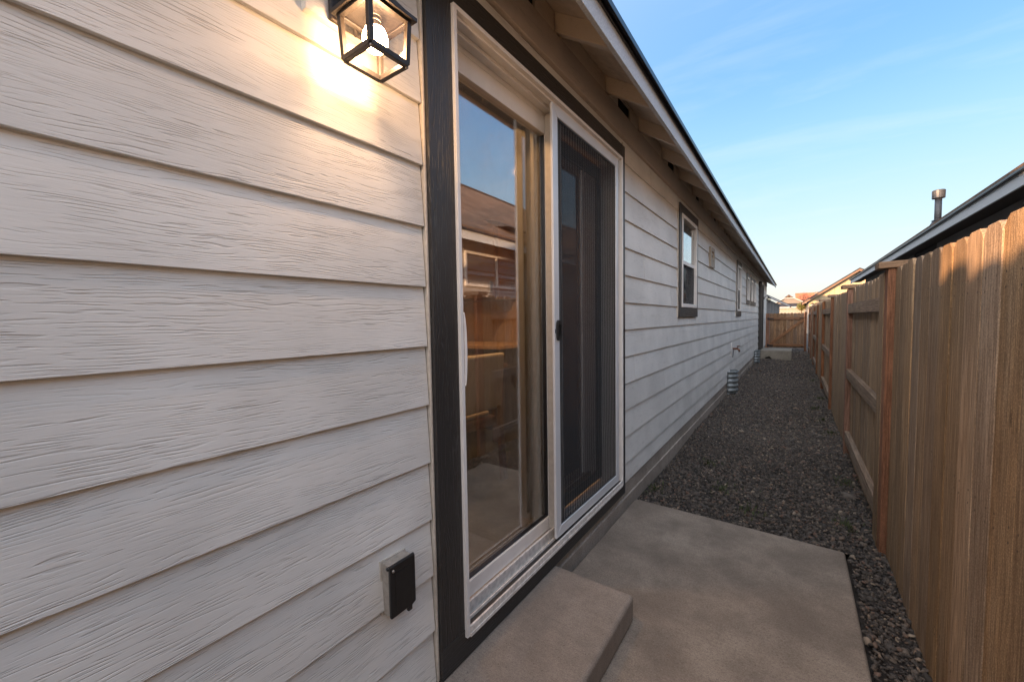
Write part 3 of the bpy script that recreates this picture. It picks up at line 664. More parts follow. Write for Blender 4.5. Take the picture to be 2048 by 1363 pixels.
# ---- framed exhaust vent on the wall
vt = bpy.data.objects.new('exhaust_vent', None); C.objects.link(vt); vt.parent = house; vt.empty_display_size = .1
MB().box(0.004, 0.040, 6.14, 6.21, 2.06, 2.335).box(0.004, 0.040, 6.40, 6.47, 2.06, 2.335).box(0.004, 0.040, 6.21, 6.40, 2.06, 2.115).box(0.004, 0.040, 6.21, 6.40, 2.28, 2.335).build('vent_frame', simple('beige_trim', (0.36, 0.30, 0.23), 0.6), vt, 0.002)
MB().box(0.006, 0.014, 6.21, 6.40, 2.115, 2.28).build('vent_recess', mat_dark, vt)
sl_ = MB()
for k2 in range(2): sl_.box(0.014, 0.034, 6.212, 6.398, 2.118+k2*0.045, 2.124+k2*0.045+0.03)
sl_.build('vent_flap', simple('beige_flap', (0.36, 0.30, 0.23), 0.6), vt, 0.001)

# ------------------------------------------------------------------ the room behind the glass
mat_iwall = simple('interior_wall_paint', (0.36, 0.24, 0.14), 0.8, 0, 6, 0.05)
mat_iceil = simple('ceiling_paint', (0.55, 0.47, 0.38), 0.8, 0, 6, 0.05)
RX, RY_0, RY_1 = -4.6, -0.55, 3.9
def m_floor():
    m = M('wood_floor'); v = m.coord((1, 1, 1)); br = m.n('ShaderNodeTexBrick'); m.l(v, br.inputs['Vector'])
    br.inputs['Scale'].default_value = 1; br.inputs['Brick Width'].default_value = 1.2; br.inputs['Row Height'].default_value = 0.15; br.inputs['Mortar Size'].default_value = 0.003
    br.inputs['Color1'].default_value = (0.030, 0.029, 0.018, 1); br.inputs['Color2'].default_value = (0.040, 0.037, 0.024, 1); br.inputs['Mortar'].default_value = (0.02, 0.015, 0.01, 1)
    m.set(br.outputs['Color'], 0.4); return m.m
MB().box(RX, -0.152, RY_0, RY_1, 0.12, 0.195).build('room_floor', m_floor(), house)
MB().box(RX, -0.152, RY_0, RY_1, 2.62, 2.66).build('room_ceiling', mat_iceil, house)
MB().box(RX-0.05, RX, RY_0, RY_1, 0.19, 2.62).box(RX, -0.16, RY_1, RY_1+0.05, 0.19, 2.62).box(RX, -0.16, RY_0-0.03, RY_0, 0.19, 2.62).build('room_wall', mat_iwall, house)
MB().box(-0.160, -0.152, RY_0, 1.02, 0.19, 2.62).box(-0.160, -0.152, 2.66, RY_1, 0.19, 2.62).box(-0.160, -0.152, 1.02, 2.66, 2.44, 2.62).build('room_wall', mat_iwall, house)
mat_cab = simple('brown_cabinet', (0.14, 0.07, 0.035), 0.45, 0, 10, 0.15)
mat_darkcab = simple('dark_cabinet', (0.03, 0.02, 0.015), 0.4)
mat_steel = simple('steel', (0.35, 0.33, 0.30), 0.3, 1.0)
mat_tablewood = rough_wood('table_wood', (0.13, 0.065, 0.03), (0.26, 0.14, 0.07), 'y', greyamt=0.0, rough=0.4, streak=0.1)
mat_fabric = simple('woven_fabric', (0.55, 0.50, 0.42), 0.9, 0, 300, 0.25, 0.001)
# kitchen run on the far wall (+y side)
kc = thing('kitchen_cabinets', 'brown kitchen wall cabinets seen through the sliding door glass', 'cabinets')
for i in range(4):
    x0 = RX+0.4+i*0.62
    d_ = MB().box(x0+0.005, x0+0.595, RY_1-0.36, RY_1-0.335, 1.62, 2.42).build('cabinet_door', mat_cab, kc, 0.003)
    MB().box(x0+0.54, x0+0.555, RY_1-0.385, RY_1-0.361, 1.68, 1.80).build('handle', mat_steel, d_, 0.002)
MB().box(RX+0.4, RX+2.9, RY_1-0.334, RY_1-0.002, 1.60, 2.44).build('cabinet_body', mat_cab, kc, 0.002)
kb = thing('kitchen_counter', 'dark base cabinets with a pale countertop inside the lit room', 'counter')
MB().box(RX+0.3, RX+3.1, RY_1-0.62, RY_1-0.002, 0.197, 1.06).build('cabinet_body', mat_darkcab, kb, 0.002)
MB().box(RX+0.28, RX+3.14, RY_1-0.66, RY_1-0.003, 1.0605, 1.10).build('countertop', simple('stone_top', (0.45, 0.30, 0.16), 0.25), kb, 0.003)
for i in range(6): MB().box(RX+0.5+i*0.4, RX+0.82+i*0.4, RY_1-0.640, RY_1-0.6205, 0.9-0.0, 1.0).build('drawer_front', mat_cab, kb, 0.003)
# dining table
dt = thing('dining_table', 'wooden dining table dimly visible behind the sliding door glass', 'table', (-1.75, 2.25, 0.195))
def at_(o, m, name, mat, **k): return m.build(name, mat, o, **k)
at_(dt, MB().box(-0.5, 0.5, -0.85, 0.85, 0.715, 0.75), 'tabletop', mat_tablewood, bevel=0.004)
for sx_ in (-1, 1):
    for sy_ in (-1, 1): at_(dt, MB().box(sx_*0.43-0.04, sx_*0.43+0.04, sy_*0.76-0.04, sy_*0.76+0.04, 0, 0.7148), 'leg', mat_tablewood, bevel=0.004)
at_(dt, MB().box(-0.38, 0.38, -0.73, -0.70, 0.63, 0.7148).box(-0.38, 0.38, 0.70, 0.73, 0.63, 0.7148), 'apron', mat_tablewood, bevel=0.002)
def chair(loc, rz, label):
    c = thing('dining_chair', label, 'chair', loc, rz, 'fabric dining chairs around the table')
    at_(c, MB().box(-0.23, 0.25, -0.24, 0.24, 0.40, 0.46), 'seat', mat_tablewood, bevel=0.015, seg=3)
    at_(c, MB().prism([(-0.24, 0.52), (-0.19, 0.52), (-0.23, 0.93), (-0.28, 0.93)], -0.26, 0.26, 'y'), 'backrest', mat_fabric, bevel=0.02, seg=3)
    at_(c, MB().box(-0.17, 0.2, -0.2, 0.2, 0.4602, 0.50), 'cushion', mat_fabric, bevel=0.018, seg=3)
    for a_ in (-1, 1):
        at_(c, MB().prism([(0.24, 0), (0.20, 0), (0.20, 0.399), (0.24, 0.399)], a_*0.21-0.022, a_*0.21+0.022, 'y'), 'leg', mat_tablewood, bevel=0.003)
        at_(c, MB().prism([(-0.30, 0), (-0.26, 0), (-0.231, 0.40), (-0.20, 0.60), (-0.235, 0.60), (-0.26, 0.40)], a_*0.22-0.02, a_*0.22+0.02, 'y'), 'leg', mat_tablewood, bevel=0.002)
    return c
chair((-1.02, 2.10, 0.196), math.radians(176), 'woven fabric dining chair nearest the glass of the sliding door')
chair((-1.75, 1.05, 0.196), math.radians(80), 'woven fabric dining chair at the near end of the table')
# ceiling fan
fan = thing('ceiling_fan', 'dark bladed ceiling fan behind the upper glass of the sliding door', 'fan', (-1.9, 2.05, 2.62))
at_(fan, MB().tube([(0, 0, 0), (0, 0, -0.22)], 0.015), 'downrod', mat_darkcab); at_(fan, MB().lathe([(0.001, -0.20), (0.10, -0.21), (0.12, -0.27), (0.09, -0.33), (0.001, -0.35)]), 'motor_housing', mat_darkcab, smooth=True)
bl = MB().prism([(0.10, -0.05), (0.62, -0.075), (0.66, -0.03), (0.66, 0.03), (0.62, 0.075), (0.10, 0.05)], -0.265, -0.257, 'z').mesh('fan_blade', 0.002); bl.materials.append(mat_darkcab)
for i in range(5):
    o = link('fan_blade', bl, fan); o.rotation_euler = (0.12, 0, math.radians(72*i+25))
# recessed ceiling lights
spots = [(-0.55, 1.35, 'recessed ceiling light nearest the sliding door glass'), (-0.9, 2.9, 'recessed ceiling light at the far side of the sliding door'),
         (-3.3, 1.1, 'recessed ceiling light deep in the room on the near side'), (-3.3, 3.0, 'recessed ceiling light above the kitchen counter')]
for x_, y_, lb in spots:
    t_ = thing('recessed_light', lb, 'ceiling light', (x_, y_, 2.618), 0, 'recessed ceiling lights in the room')
    at_(t_, MB().lathe([(0.001, -0.004), (0.065, -0.004)], n=20), 'light_lens', mat_down); at_(t_, MB().lathe([(0.065, -0.002), (0.067, -0.008), (0.085, -0.008), (0.087, 0.0)], n=24), 'light_trim', mat_iceil)
# vertical blinds stacked at the far side of the near pane
vb = thing('vertical_blinds', 'stack of pale vertical blind slats inside the sliding door', 'blinds')
mat_slat = simple('blind_slat', (0.05, 0.046, 0.032), 0.6)
for i in range(9):
    o = MB().box(-0.0015, 0.0015, -0.04, 0.04, -1.06, 1.06).build('slat', mat_slat, vb, 0.0005, 1); o.location = (-0.205, 1.80+i*0.018, 1.32); o.rotation_euler = (0, 0, math.radians(80+R.uniform(-5, 5)))
MB().box(-0.24, -0.17, 1.05, 2.64, 2.39, 2.435).build('headrail', mat_slat, vb, 0.002)
# stemware on the table
gm = MB().lathe([(0.03, 0.0), (0.004, 0.004), (0.0035, 0.08), (0.02, 0.10), (0.036, 0.14), (0.034, 0.18), (0.028, 0.20)], n=16).mesh('wine_glass', smooth=True); gm.materials.append(mat_lampglass)
for i, (x_, y_) in enumerate(((-1.55, 2.5), (-1.62, 2.62))):
    o = link('wine_glass', gm); o.location = (x_, y_, 0.9455)
    tag(o, ['clear stem glass on the dining table, nearer the glass door', 'clear stem glass on the dining table, further from the glass door'][i], 'glass', 'stem glasses on the dining table')

# ------------------------------------------------------------------ wall lantern
def lantern():
    L_ = thing('wall_lantern', 'lit black glass wall lantern on the siding beside the sliding door', 'lantern', (0.0, 0.640, 2.0))
    def P(m, n, mat, **k): return m.build(n, mat, L_, **k)
    cx, cy = 0.147, 0.0; zb_, zt_ = 0.0, 0.104; a0, a1 = 0.0515, 0.0565; t = 0.0062
    P(MB().box(0.034, 0.048, cy-0.055, cy+0.055, 0.115, 0.36), 'back_plate', mat_lanternmetal, bevel=0.006, seg=3)
    P(MB().tube([(0.046, -0.0, 0.150), (0.066, 0, 0.100), (0.073, 0, 0.145), (0.076, 0, 0.20), (0.10, 0, 0.25), (0.147, 0, 0.245), (0.147, 0, 0.17)], 0.008, 10), 'arm', mat_lanternmetal, smooth=True)
    f = MB()
    cs0 = [(cx+sx*a0, cy+sy*a0, zb_) for sx, sy in ((-1, -1), (1, -1), (1, 1), (-1, 1))]
    cs1 = [(cx+sx*a1, cy+sy*a1, zt_) for sx, sy in ((-1, -1), (1, -1), (1, 1), (-1, 1))]
    def bar(m, p, q, r):
        p = Vector(p); q = Vector(q); d = (q-p).normalized(); up = Vector((0, 0, 1)) if abs(d.z) < .8 else Vector((0, 1, 0)); u = d.cross(up).normalized()*r; w_ = d.cross(u).normalized()*r
        m.add([p+u+w_, p-u+w_, p-u-w_, p+u-w_, q+u+w_, q-u+w_, q-u-w_, q+u-w_], [(3, 2, 1, 0), (4, 5, 6, 7), (0, 1, 5, 4), (1, 2, 6, 5), (2, 3, 7, 6), (3, 0, 4, 7)])
    for i in range(4):
        bar(f, cs0[i], cs1[i], t); bar(f, cs0[i], cs0[(i+1) % 4], t*1.05); bar(f, cs1[i], cs1[(i+1) % 4], t)
    P(f, 'cage', mat_lanternmetal, bevel=0.0007, seg=1)
    r = 0.0725
    P(MB().prism([(cx-r, cy-r), (cx+r, cy-r), (cx+r, cy+r), (cx-r, cy+r)], zt_, zt_+0.010, 'z').add(
        [(cx-r*.94, cy-r*.94, zt_+0.0102), (cx+r*.94, cy-r*.94, zt_+0.0102), (cx+r*.94, cy+r*.94, zt_+0.0102), (cx-r*.94, cy+r*.94, zt_+0.0102), (cx-.02, cy-.02, zt_+0.068), (cx+.02, cy-.02, zt_+0.068), (cx+.02, cy+.02, zt_+0.068), (cx-.02, cy+.02, zt_+0.068)],
        [(3, 2, 1, 0), (4, 5, 6, 7), (0, 1, 5, 4), (1, 2, 6, 5), (2, 3, 7, 6), (3, 0, 4, 7)]), 'roof_cap', mat_lanternmetal, bevel=0.001)
    for i in range(4):
        j = (i+1) % 4; g_ = MB(); g_.add([cs0[i], cs0[j], cs1[j], cs1[i]], [(0, 1, 2, 3)])
        P(g_, 'glass_pane', mat_lampglass)
    P(MB().lathe([(0.0001, -0.031), (0.0119, -0.0286), (0.0219, -0.0219), (0.0286, -0.0119), (0.031, 0.0), (0.0286, 0.0119), (0.0235, 0.0225), (0.0001, 0.0230)], (cx, cy, 0.052), 24), 'bulb', mat_bulb, smooth=True)
    P(MB().lathe([(0.0240, 0.0235), (0.019, 0.032), (0.0145, 0.041)], (cx, cy, 0.052), 24), 'bulb_neck', simple('frosted_neck', (0.7, 0.66, 0.6), 0.4), smooth=True)
    P(MB().lathe([(0.0138, 0.0), (0.016, 0.004), (0.0165, 0.0095)], (cx, cy, 0.0935), 16), 'bulb_socket', mat_boxgrey, smooth=True)
    s_ = MB()
    for c in cs0: s_.sphere((c[0], c[1], c[2]-0.006), 0.0035, 8, 6)
    P(s_, 'screw', mat_steel, smooth=True)
    return L_
lantern()
MB().box(0.004, 0.0335, -0.115, 0.115, -0.13, 0.13).build('mounting_block', mat_siding, house, 0.003).location = (0, 0.645, 2.245)

# second lantern by the back door: carriage style, unlit
l2 = thing('wall_lantern', 'unlit black carriage lantern on the wall near the wooden gate', 'lantern', (0.016, 18.15, 2.05))
at_(l2, MB().lathe([(0.001, 0), (0.055, 0.0), (0.06, 0.012), (0.02, 0.02)], n=16), 'back_plate', mat_black).rotation_euler = (0, math.radians(90), 0)
at_(l2, MB().tube([(0.0, 0, 0), (0.06, 0, 0.07), (0.14, 0, 0.08), (0.16, 0, 0.04)], 0.010, 8), 'arm', mat_black, smooth=True)
at_(l2, MB().lathe([(0.012, 0.06), (0.03, 0.04), (0.075, 0.0), (0.078, -0.012), (0.001, -0.012)], (0.16, 0, 0), 12), 'roof_cap', mat_black)
f = MB()
for i in range(6): a = math.pi/3*i; f.tube([(0.16+0.066*math.cos(a), 0.066*math.sin(a), -0.012), (0.16+0.05*math.cos(a), 0.05*math.sin(a), -0.16)], 0.004, 6)
f.lathe([(0.055, -0.16), (0.04, -0.175), (0.001, -0.19)], (0.16, 0, 0), 12); at_(l2, f, 'cage', mat_black)
at_(l2, MB().lathe([(0.062, -0.013), (0.047, -0.158)], (0.16, 0, 0), 6), 'glass_shade', mat_lampglass)

# ------------------------------------------------------------------ outlet cover
ob = thing('outlet_cover', 'black hinged weatherproof outlet cover on the siding by the door', 'outlet', (0.012, 0.745, 0.57))
at_(ob, MB().box(0.0, 0.034, -0.042, 0.042, -0.078, 0.078), 'box_body', mat_boxgrey, bevel=0.003)
at_(ob, MB().prism([(-0.046, -0.076), (0.016, -0.076), (0.016, -0.090), (0.032, -0.090), (0.032, -0.076), (0.046, -0.070), (0.046, 0.078), (-0.046, 0.078)], 0.0345, 0.046, 'x'), 'hinged_lid', mat_black, bevel=0.003)
at_(ob, MB().tube([(0.034, -0.049, 0.072), (0.034, 0.049, 0.072)], 0.0055, 10), 'hinge_pin', mat_black, smooth=True)
at_(ob, MB().prism([(-0.048, -0.084), (-0.026, -0.088), (0.044, -0.082), (0.048, 0.080), (-0.048, 0.084)], -0.006, 0.0, 'x'), 'gasket', mat_caulk, bevel=0.002)

at_(ob, MB().sphere((0.0475, -0.037, 0.066), 0.0045, 8, 6), 'screw', mat_steel, smooth=True)
at_(ob, MB().box(0.0462, 0.0472, -0.030, 0.030, -0.060, 0.055), 'lid_panel', mat_black, bevel=0.0004)
# ------------------------------------------------------------------ hose bib
mat_brass = simple('rusty_brass', (0.20, 0.09, 0.05), 0.5, 0.6, 60, 0.4)
hb = thing('hose_bib', 'rusty garden hose tap sticking out of the siding', 'tap', (0.015, 8.80, 0.74))
at_(hb, MB().box(-0.004, 0.006, -0.16, 0.02, -0.13, 0.12), 'mounting_plate', mat_white, bevel=0.002)
at_(hb, MB().tube([(0, 0, 0), (0.07, 0, 0), (0.11, 0, -0.012), (0.12, 0, -0.06)], [0.016, 0.018, 0.016, 0.018], 10), 'spout', mat_brass, smooth=True)
at_(hb, MB().tube([(0.075, 0, 0.01), (0.10, 0, 0.05)], 0.008, 8), 'valve_stem', mat_brass, smooth=True)
at_(hb, MB().lathe([(0.001, 0), (0.03, -0.004), (0.034, 0.0), (0.03, 0.006), (0.001, 0.008)], (0.105, 0, 0.055), 10), 'handle', mat_brass, smooth=True)
at_(hb, MB().tube([(0.02, 0, -0.01), (0.03, -0.10, -0.08), (0.025, -0.16, -0.16)], 0.005, 6), 'drain_tube', mat_black)

# ------------------------------------------------------------------ window wells
mat_galv = simple('galvanized_steel', (0.25, 0.28, 0.29), 0.5, 0.4, 25, 0.18, 0.0005)
def well(y, w_, d, h0, h1, ribs, label):
    t = thing('window_well', label, 'window well', (0.014, y, 0), 0, 'galvanized wells along the foundation')
    m = MB(); n, nz_ = 20, ribs*8; vs = []; fs = []
    for j in range(nz_+1):
        z = h0+(h1-h0)*j/nz_; off_ = 0.011*math.cos(2*math.pi*ribs*j/nz_)
        for i in range(n+1):
            a = -math.pi/2+math.pi*i/n
            vs.append(((d+off_)*math.cos(a)**0.75 if math.cos(a) > 1e-6 else 0, (w_+off_)*math.sin(a), z))
    for j in range(nz_):
        for i in range(n): q = j*(n+1)+i; fs.append((q, q+1, q+n+2, q+n+1))
    m.add(vs, fs); o = m.build('corrugated_shell', mat_galv, t, smooth=True)
    md = o.modifiers.new('thick', 'SOLIDIFY'); md.thickness = 0.003
    MB().tube([((d+0.011)*max(0, math.cos(-math.pi/2+math.pi*i/n))**0.75, (w_+0.011)*math.sin(-math.pi/2+math.pi*i/n), h1) for i in range(n+1)], 0.006, 8).build('rolled_rim', mat_galv, t, smooth=True)
    MB().box(0, d*0.9, -w_*0.95, w_*0.95, -0.04, -0.02).build('well_floor', mat_dark, t)
well(8.30, 0.20, 0.15, -0.06, 0.36, 5, 'galvanized corrugated half round well nearer the patio slab')
well(14.1, 0.24, 0.14, -0.06, 0.33, 5, 'galvanized corrugated half round well next to the far concrete step')
# far step, stone, white cap
fs_ = MB(); fs_.prism([(0.10, -0.05), (0.20, -0.05), (0.25, 0.04), (0.36, 0.055), (0.42, -0.02), (0.45, -0.06), (0.93, -0.06), (0.93, 0.255), (0.10, 0.255)], 15.25, 16.5, 'y')
tag(fs_.build('concrete_doorstep', mat_farstep, None, 0.008), 'pale weathered concrete doorstep block across the gravel near the gate', 'step')
st = MB(); bv, bf = ico(2); rr = np.random.default_rng(4); vv = bv*np.array([0.17, 0.12, 0.10])*(1+rr.normal(0, 0.05, (len(bv), 1)))
st.add([tuple(x) for x in vv], [tuple(int(i) for i in x) for x in bf]); o = st.build('stone', simple('tan_stone', (0.38, 0.27, 0.17), 0.8, 0, 30, 0.2, 0.004), smooth=True); o.location = (0.24, 17.9, 0.06)
tag(o, 'tan rounded stone on the gravel at the foot of the gate', 'stone')

# ------------------------------------------------------------------ side fence
PX0 = 1.418
fence = thing('fence', 'tall weathered cedar board fence running along the gravel side yard', 'fence')
def picket_mesh(w_, h_, seed):
    r = random.Random(seed); th = 0.0165; d = 0.030; m = MB(); pts = []
    nseg = 6
    # outline seen from the front, with slightly wandering edges
    L_ = [(-w_/2+r.uniform(-0.0012, 0.0012), h_*i/nseg*0.975) for i in range(nseg+1)]; Rr = [(w_/2+r.uniform(-0.0012, 0.0012), h_*i/nseg*0.975) for i in range(nseg+1)]
    prof = L_[:-1]+[(-w_/2, h_-d), (-w_/2+0.012, h_-d*.45), (-w_/2+d, h_)]+[(w_/2-d, h_), (w_/2-0.012, h_-d*.45), (w_/2, h_-d)]+Rr[:-1][::-1]
    m.prism(prof, -th/2, th/2, 'x'); return m.mesh('fence_picket', 0.0016, 1)
pmesh = []
for i in range(5):
    pm = picket_mesh(0.1372, 1.66, i); pm.materials.append(mat_fence); pmesh.append(pm)
posts = [-3.4, -1.25, 0.85, 3.03, 5.10, 7.30, 9.50, 11.70, 13.90, 16.10, 18.30]
rf = random.Random(21)
pom = MB().box(0, 0.089, 0, 0.090, -0.06, 1.612).mesh('fence_post', 0.004, 2); pom.materials.append(mat_post)
capm = MB().box(-0.042, 0.150, -0.022, 0.125, 0.0, 0.036).mesh('post_cap', 0.004, 2); capm.materials.append(mat_cap)
for i, py in enumerate(posts):
    o = link('fence_post', pom, fence); o.location = (PX0, py, 0)
    o = link('post_cap', capm, fence); o.location = (PX0, py, 1.6135+rf.uniform(-.003, .003)+0.003); o.rotation_euler = (0, rf.uniform(-.02, .02), rf.uniform(-.05, .05))
    o = MB().box(0, 0.019, 0.0915, 0.232, -0.02, 1.60).build('trim_board', mat_fence, fence, 0.002) if py in (3.03,) else None
    if o: o.location = (PX0-0.003, py, 0)
for i, (a, b) in enumerate(zip(posts[:-1], posts[1:])):
    near = (i % 2 == 0)        # boards on our side of the rails?  section 0.85-3.03 is index 2
    y0, y1 = a+0.0905, b-0.0005
    rx = PX0+0.004 if not near else PX0+0.048
    for zc_, hh in ((1.425, 0.09), (0.78, 0.09), (0.155, 0.10)):
        if not near and zc_ < 0.3: zc_ += 0.0
        o = MB().box(-0.019, 0.019, -(y1-y0)/2, (y1-y0)/2, -hh/2, hh/2).build('fence_rail', mat_rail, fence, 0.003); o.location = (rx+0.019, (y0+y1)/2, zc_+rf.uniform(-.006, .006))
    xp = PX0+0.0385 if near else PX0+0.0515
    n_p = max(1, round((y1-y0)/0.1405)); pitch = (y1-y0)/n_p
    for k_ in range(n_p):
        o = link('fence_picket', pmesh[rf.randrange(5)], fence)
        o.location = (xp+rf.uniform(-0.0015, 0.0015)+(0 if near else 0.0), y0+pitch*(k_+0.5), -0.045+rf.uniform(-0.008, 0.008)+(0 if near else 0.005))
        o.rotation_euler = (rf.uniform(-.0025, .0025), rf.uniform(-.002, .002), rf.uniform(-.018, .018)); o.scale = (1, pitch/0.1410, 1)
# unseen fence added behind the camera to cast shade on the side fence
bf_ = thing('shadow_fence', 'unseen cedar fence added behind the viewer to cast shade', 'fence')
x = -6.0
while x < 1.35:
    o = link('fence_picket', pmesh[rf.randrange(5)], bf_); o.location = (x, -2.3, -0.04+rf.uniform(-.03, .03)+0.04*math.sin(x*5)); o.rotation_euler = (0, 0, math.pi/2); o.scale = (1, 1, 1.205); x += 0.142
MB().box(-6.1, 1.38, -2.268, -2.230, 1.5, 1.59).build('fence_rail', mat_rail, bf_); MB().box(-6.1, 1.38, -2.268, -2.230, 0.3, 0.39).build('fence_rail', mat_rail, bf_)

# ------------------------------------------------------------------ gate at the far end
GY = 19.0
gate = thing('gate', 'cedar gate with diagonal brace closing the far end of the yard', 'gate', (0.7, GY, 0))
g0, g1 = 0.075, 1.295
pw = (g1-g0-0.10)/10
gm_ = picket_mesh(pw-0.0018, 1.36, 9); gm_.materials.append(mat_gate)
for k_ in range(10):
    o = link('gate_board', gm_, gate); o.location = (g0+0.10+pw*(k_+0.5)-0.7, 0.03, 0.11+rf.uniform(-.006, .006)); o.rotation_euler = (0, 0, math.pi/2)
MB().box(0.045-0.7, 0.165-0.7, -0.055, 0.035, -0.05, 1.47).build('gate_post', mat_post, gate, 0.004)
MB().box(1.30-0.7, 1.375-0.7, -0.03, 0.06, -0.05, 1.50).build('gate_post', mat_post, gate, 0.004)
MB().box(0.168-0.7, 1.293-0.7, -0.018, 0.020, 1.215, 1.30).build('gate_rail', mat_gate_x, gate, 0.003)
MB().box(0.168-0.7, 1.293-0.7, -0.018, 0.020, 0.17, 0.255).build('gate_rail', mat_gate_x, gate, 0.003)
dg = MB().prism([(0.20-0.7, 0.256), (0.30-0.7, 0.256), (1.285-0.7, 1.15), (1.285-0.7, 1.214), (1.22-0.7, 1.214), (0.20-0.7, 0.31)], -0.0175, 0.0195, 'y'); dg.build('diagonal_brace', mat_gate_x, gate, 0.003)
for z_ in (0.20, 1.255): MB().box(0.10-0.7, 0.31-0.7, -0.062, -0.0555, z_-0.02, z_+0.02).box(0.10-0.7, 0.15-0.7, -0.068, -0.0555, z_-0.045, z_+0.045).tube([(0.165-0.7, -0.062, z_-0.045), (0.165-0.7, -0.062, z_+0.045)], 0.010, 8).build('hinge', mat_black, gate)
MB().box(1.16-0.7, 1.34-0.7, -0.045, -0.032, 1.27, 1.285).build('latch', mat_black, gate)

# ------------------------------------------------------------------ neighbour's house
nb = thing('neighbour_house', 'grey neighbouring house with dark eave behind the cedar fence', 'house')
mat_nsiding = painted_board('neighbour_siding', (0.22, 0.21, 0.195), 0.6, 0.0015, 'y', 0.012)
NX = 3.0; NY0, NY1 = -3.0, 18.6
NSL = 0.60
for ci in range(14):
    z_ = 0.12+ci*0.19
    for a, b in ((NY0, 4.0), (4.0, 11.0), (11.0, NY1)):
        segs = [(a, b)]
        if z_+0.1 > 1.95 and z_ < 2.42:
            segs = []
            for (s0, s1) in [(a, b)]:
                for (q0, q1) in ((4.6, 6.2), (10.0, 11.6)):
                    if s0 < q0 < s1:
                        segs.append((s0, q0)); s0 = min(q1, s1)
                    elif q0 <= s0 < q1: s0 = min(q1, s1)
                if s1 > s0: segs.append((s0, s1))
        for (s0, s1) in segs:
            o = MB().prism([(0.0, 0), (-0.016, 0), (-0.004, 0.215), (0.010, 0.215)], -(s1-s0)/2+.001, (s1-s0)/2-.001, 'y').build('siding_board', mat_nsiding, nb); o.location = (NX, (s0+s1)/2, z_)
MB().box(NX+0.012, NX+0.14, NY0, NY1, -0.1, 2.72).box(NX, NX+9, NY1-0.14, NY1, -0.1, 2.72).box(NX, NX+9, NY0, NY0+0.14, -0.1, 2.72).build('wall', simple('dark_sheathing', (0.05, 0.048, 0.045), 0.8), nb)
MB().prism([(NX, 2.72), (NX+9, 2.72), (NX+4.5, 2.72+4.5*NSL)], NY1-0.1, NY1, 'y').build('gable_wall', mat_nsiding, nb)
for (a, b) in ((4.6, 6.2), (10.0, 11.6)):
    w_ = bpy.data.objects.new('window', None); C.objects.link(w_); w_.parent = nb; w_.empty_display_size = .1
    MB().box(NX-0.04, NX+.011, a, a+0.04, 1.9, 2.44).box(NX-0.04, NX+.011, b-0.04, b, 1.9, 2.44).box(NX-0.04, NX+.011, a+.04, b-.04, 2.40, 2.44).box(NX-0.04, NX+.011, a+.04, b-.04, 1.9, 1.94).box(NX-0.035, NX+.011, (a+b)/2-.014, (a+b)/2+.014, 1.94, 2.40).build('window_frame', simple('grey_vinyl', (0.42, 0.40, 0.37), 0.5), w_, 0.003)
    MB().box(NX-0.01, NX-0.006, a+.06, b-.06, 1.96, 2.38).build('glass_pane', mat_glass, w_)
    MB().box(NX+0.0, NX+0.01, a+.06, b-.06, 1.96, 2.38).build('window_recess', mat_dark, w_)
fx = 2.70
NE0, NE1 = NY0-0.3, 19.9
o = MB().box(fx, fx+0.02, NE0, NE1, 2.532, 2.680).build('fascia_board', simple('neighbour_fascia_paint', (0.40, 0.42, 0.43), 0.55, 0, 130, 0.15, 0.002), nb, 0.002)
MB().box(fx+0.021, NX-0.0165, NE0, NE1, 2.575, 2.59).build('soffit', simple('dark_soffit', (0.045, 0.038, 0.032), 0.8), nb)
RXn, RZn = NX+4.5, 2.70+4.8*NSL
MB().prism([(fx-0.035, 2.682), (RXn, RZn), (NX+9.3, 2.682), (NX+9.3, 2.71), (RXn, RZn+0.03), (fx-0.035, 2.712)], NE0-0.03, NE1+0.03, 'y').build('roof', mat_roofbrown, nb)
MB().box(fx-0.038, fx-0.002, NE0, NE1, 2.660, 2.6815).build('drip_edge', mat_black, nb)
MB().tube([(RXn, NE0, RZn+0.045), (RXn, NE1, RZn+0.045)], 0.05, 8).build('ridge_cap', mat_roof, nb)
mat_pipe = simple('painted_flue', (0.06, 0.062, 0.066), 0.5, 0.3, 60, 0.4)
vp = bpy.data.objects.new('flue_pipe', None); C.objects.link(vp); vp.parent = nb
vx, vy_ = 3.10, 10.55; vz = 2.70+(vx-fx)*NSL
MB().lathe([(0.15, -0.05), (0.075, 0.10), (0.062, 0.12)], (vx, vy_, vz), 16).build('flashing', mat_pipe, vp, smooth=True)
MB().tube([(vx, vy_, vz-0.1), (vx, vy_, vz+0.58)], 0.048, 18).lathe([(0.09, 0.115), (0.05, 0.135)], (vx, vy_, vz), 18).build('pipe', mat_pipe, vp, smooth=True)
MB().lathe([(0.05, 0.0), (0.088, 0.005), (0.09, 0.14), (0.08, 0.15), (0.001, 0.152)], (vx, vy_, vz+0.51), 18).build('pipe_cap', mat_pipe, vp, smooth=False)
rv = MB(); rv.prism([(2.86, 2.96), (3.15, 3.00), (3.5, 3.16), (3.5, 3.19), (3.12, 3.09), (2.86, 2.975)], 5.6, 6.35, 'y').build('roof_hood', mat_roof, nb, 0.004)

# ------------------------------------------------------------------ distant houses
mat_cream = simple('cream_siding', (0.36, 0.275, 0.165), 0.7)
mat_greytrim = simple('grey_trim', (0.16, 0.15, 0.14), 0.6)
mat_whitetrim = simple('pale_trim', (0.30, 0.30, 0.30), 0.6)
FY = 38.0
gh = thing('gable_house', 'cream house with a tall gable standing beyond the fence', 'house', (0, 0, 0))
ex, ez, px_, pz = 1.42, 2.30, 4.70, 4.62
sl2 = (pz-ez)/(px_-ex)
wz = ez+(1.86-ex)*sl2
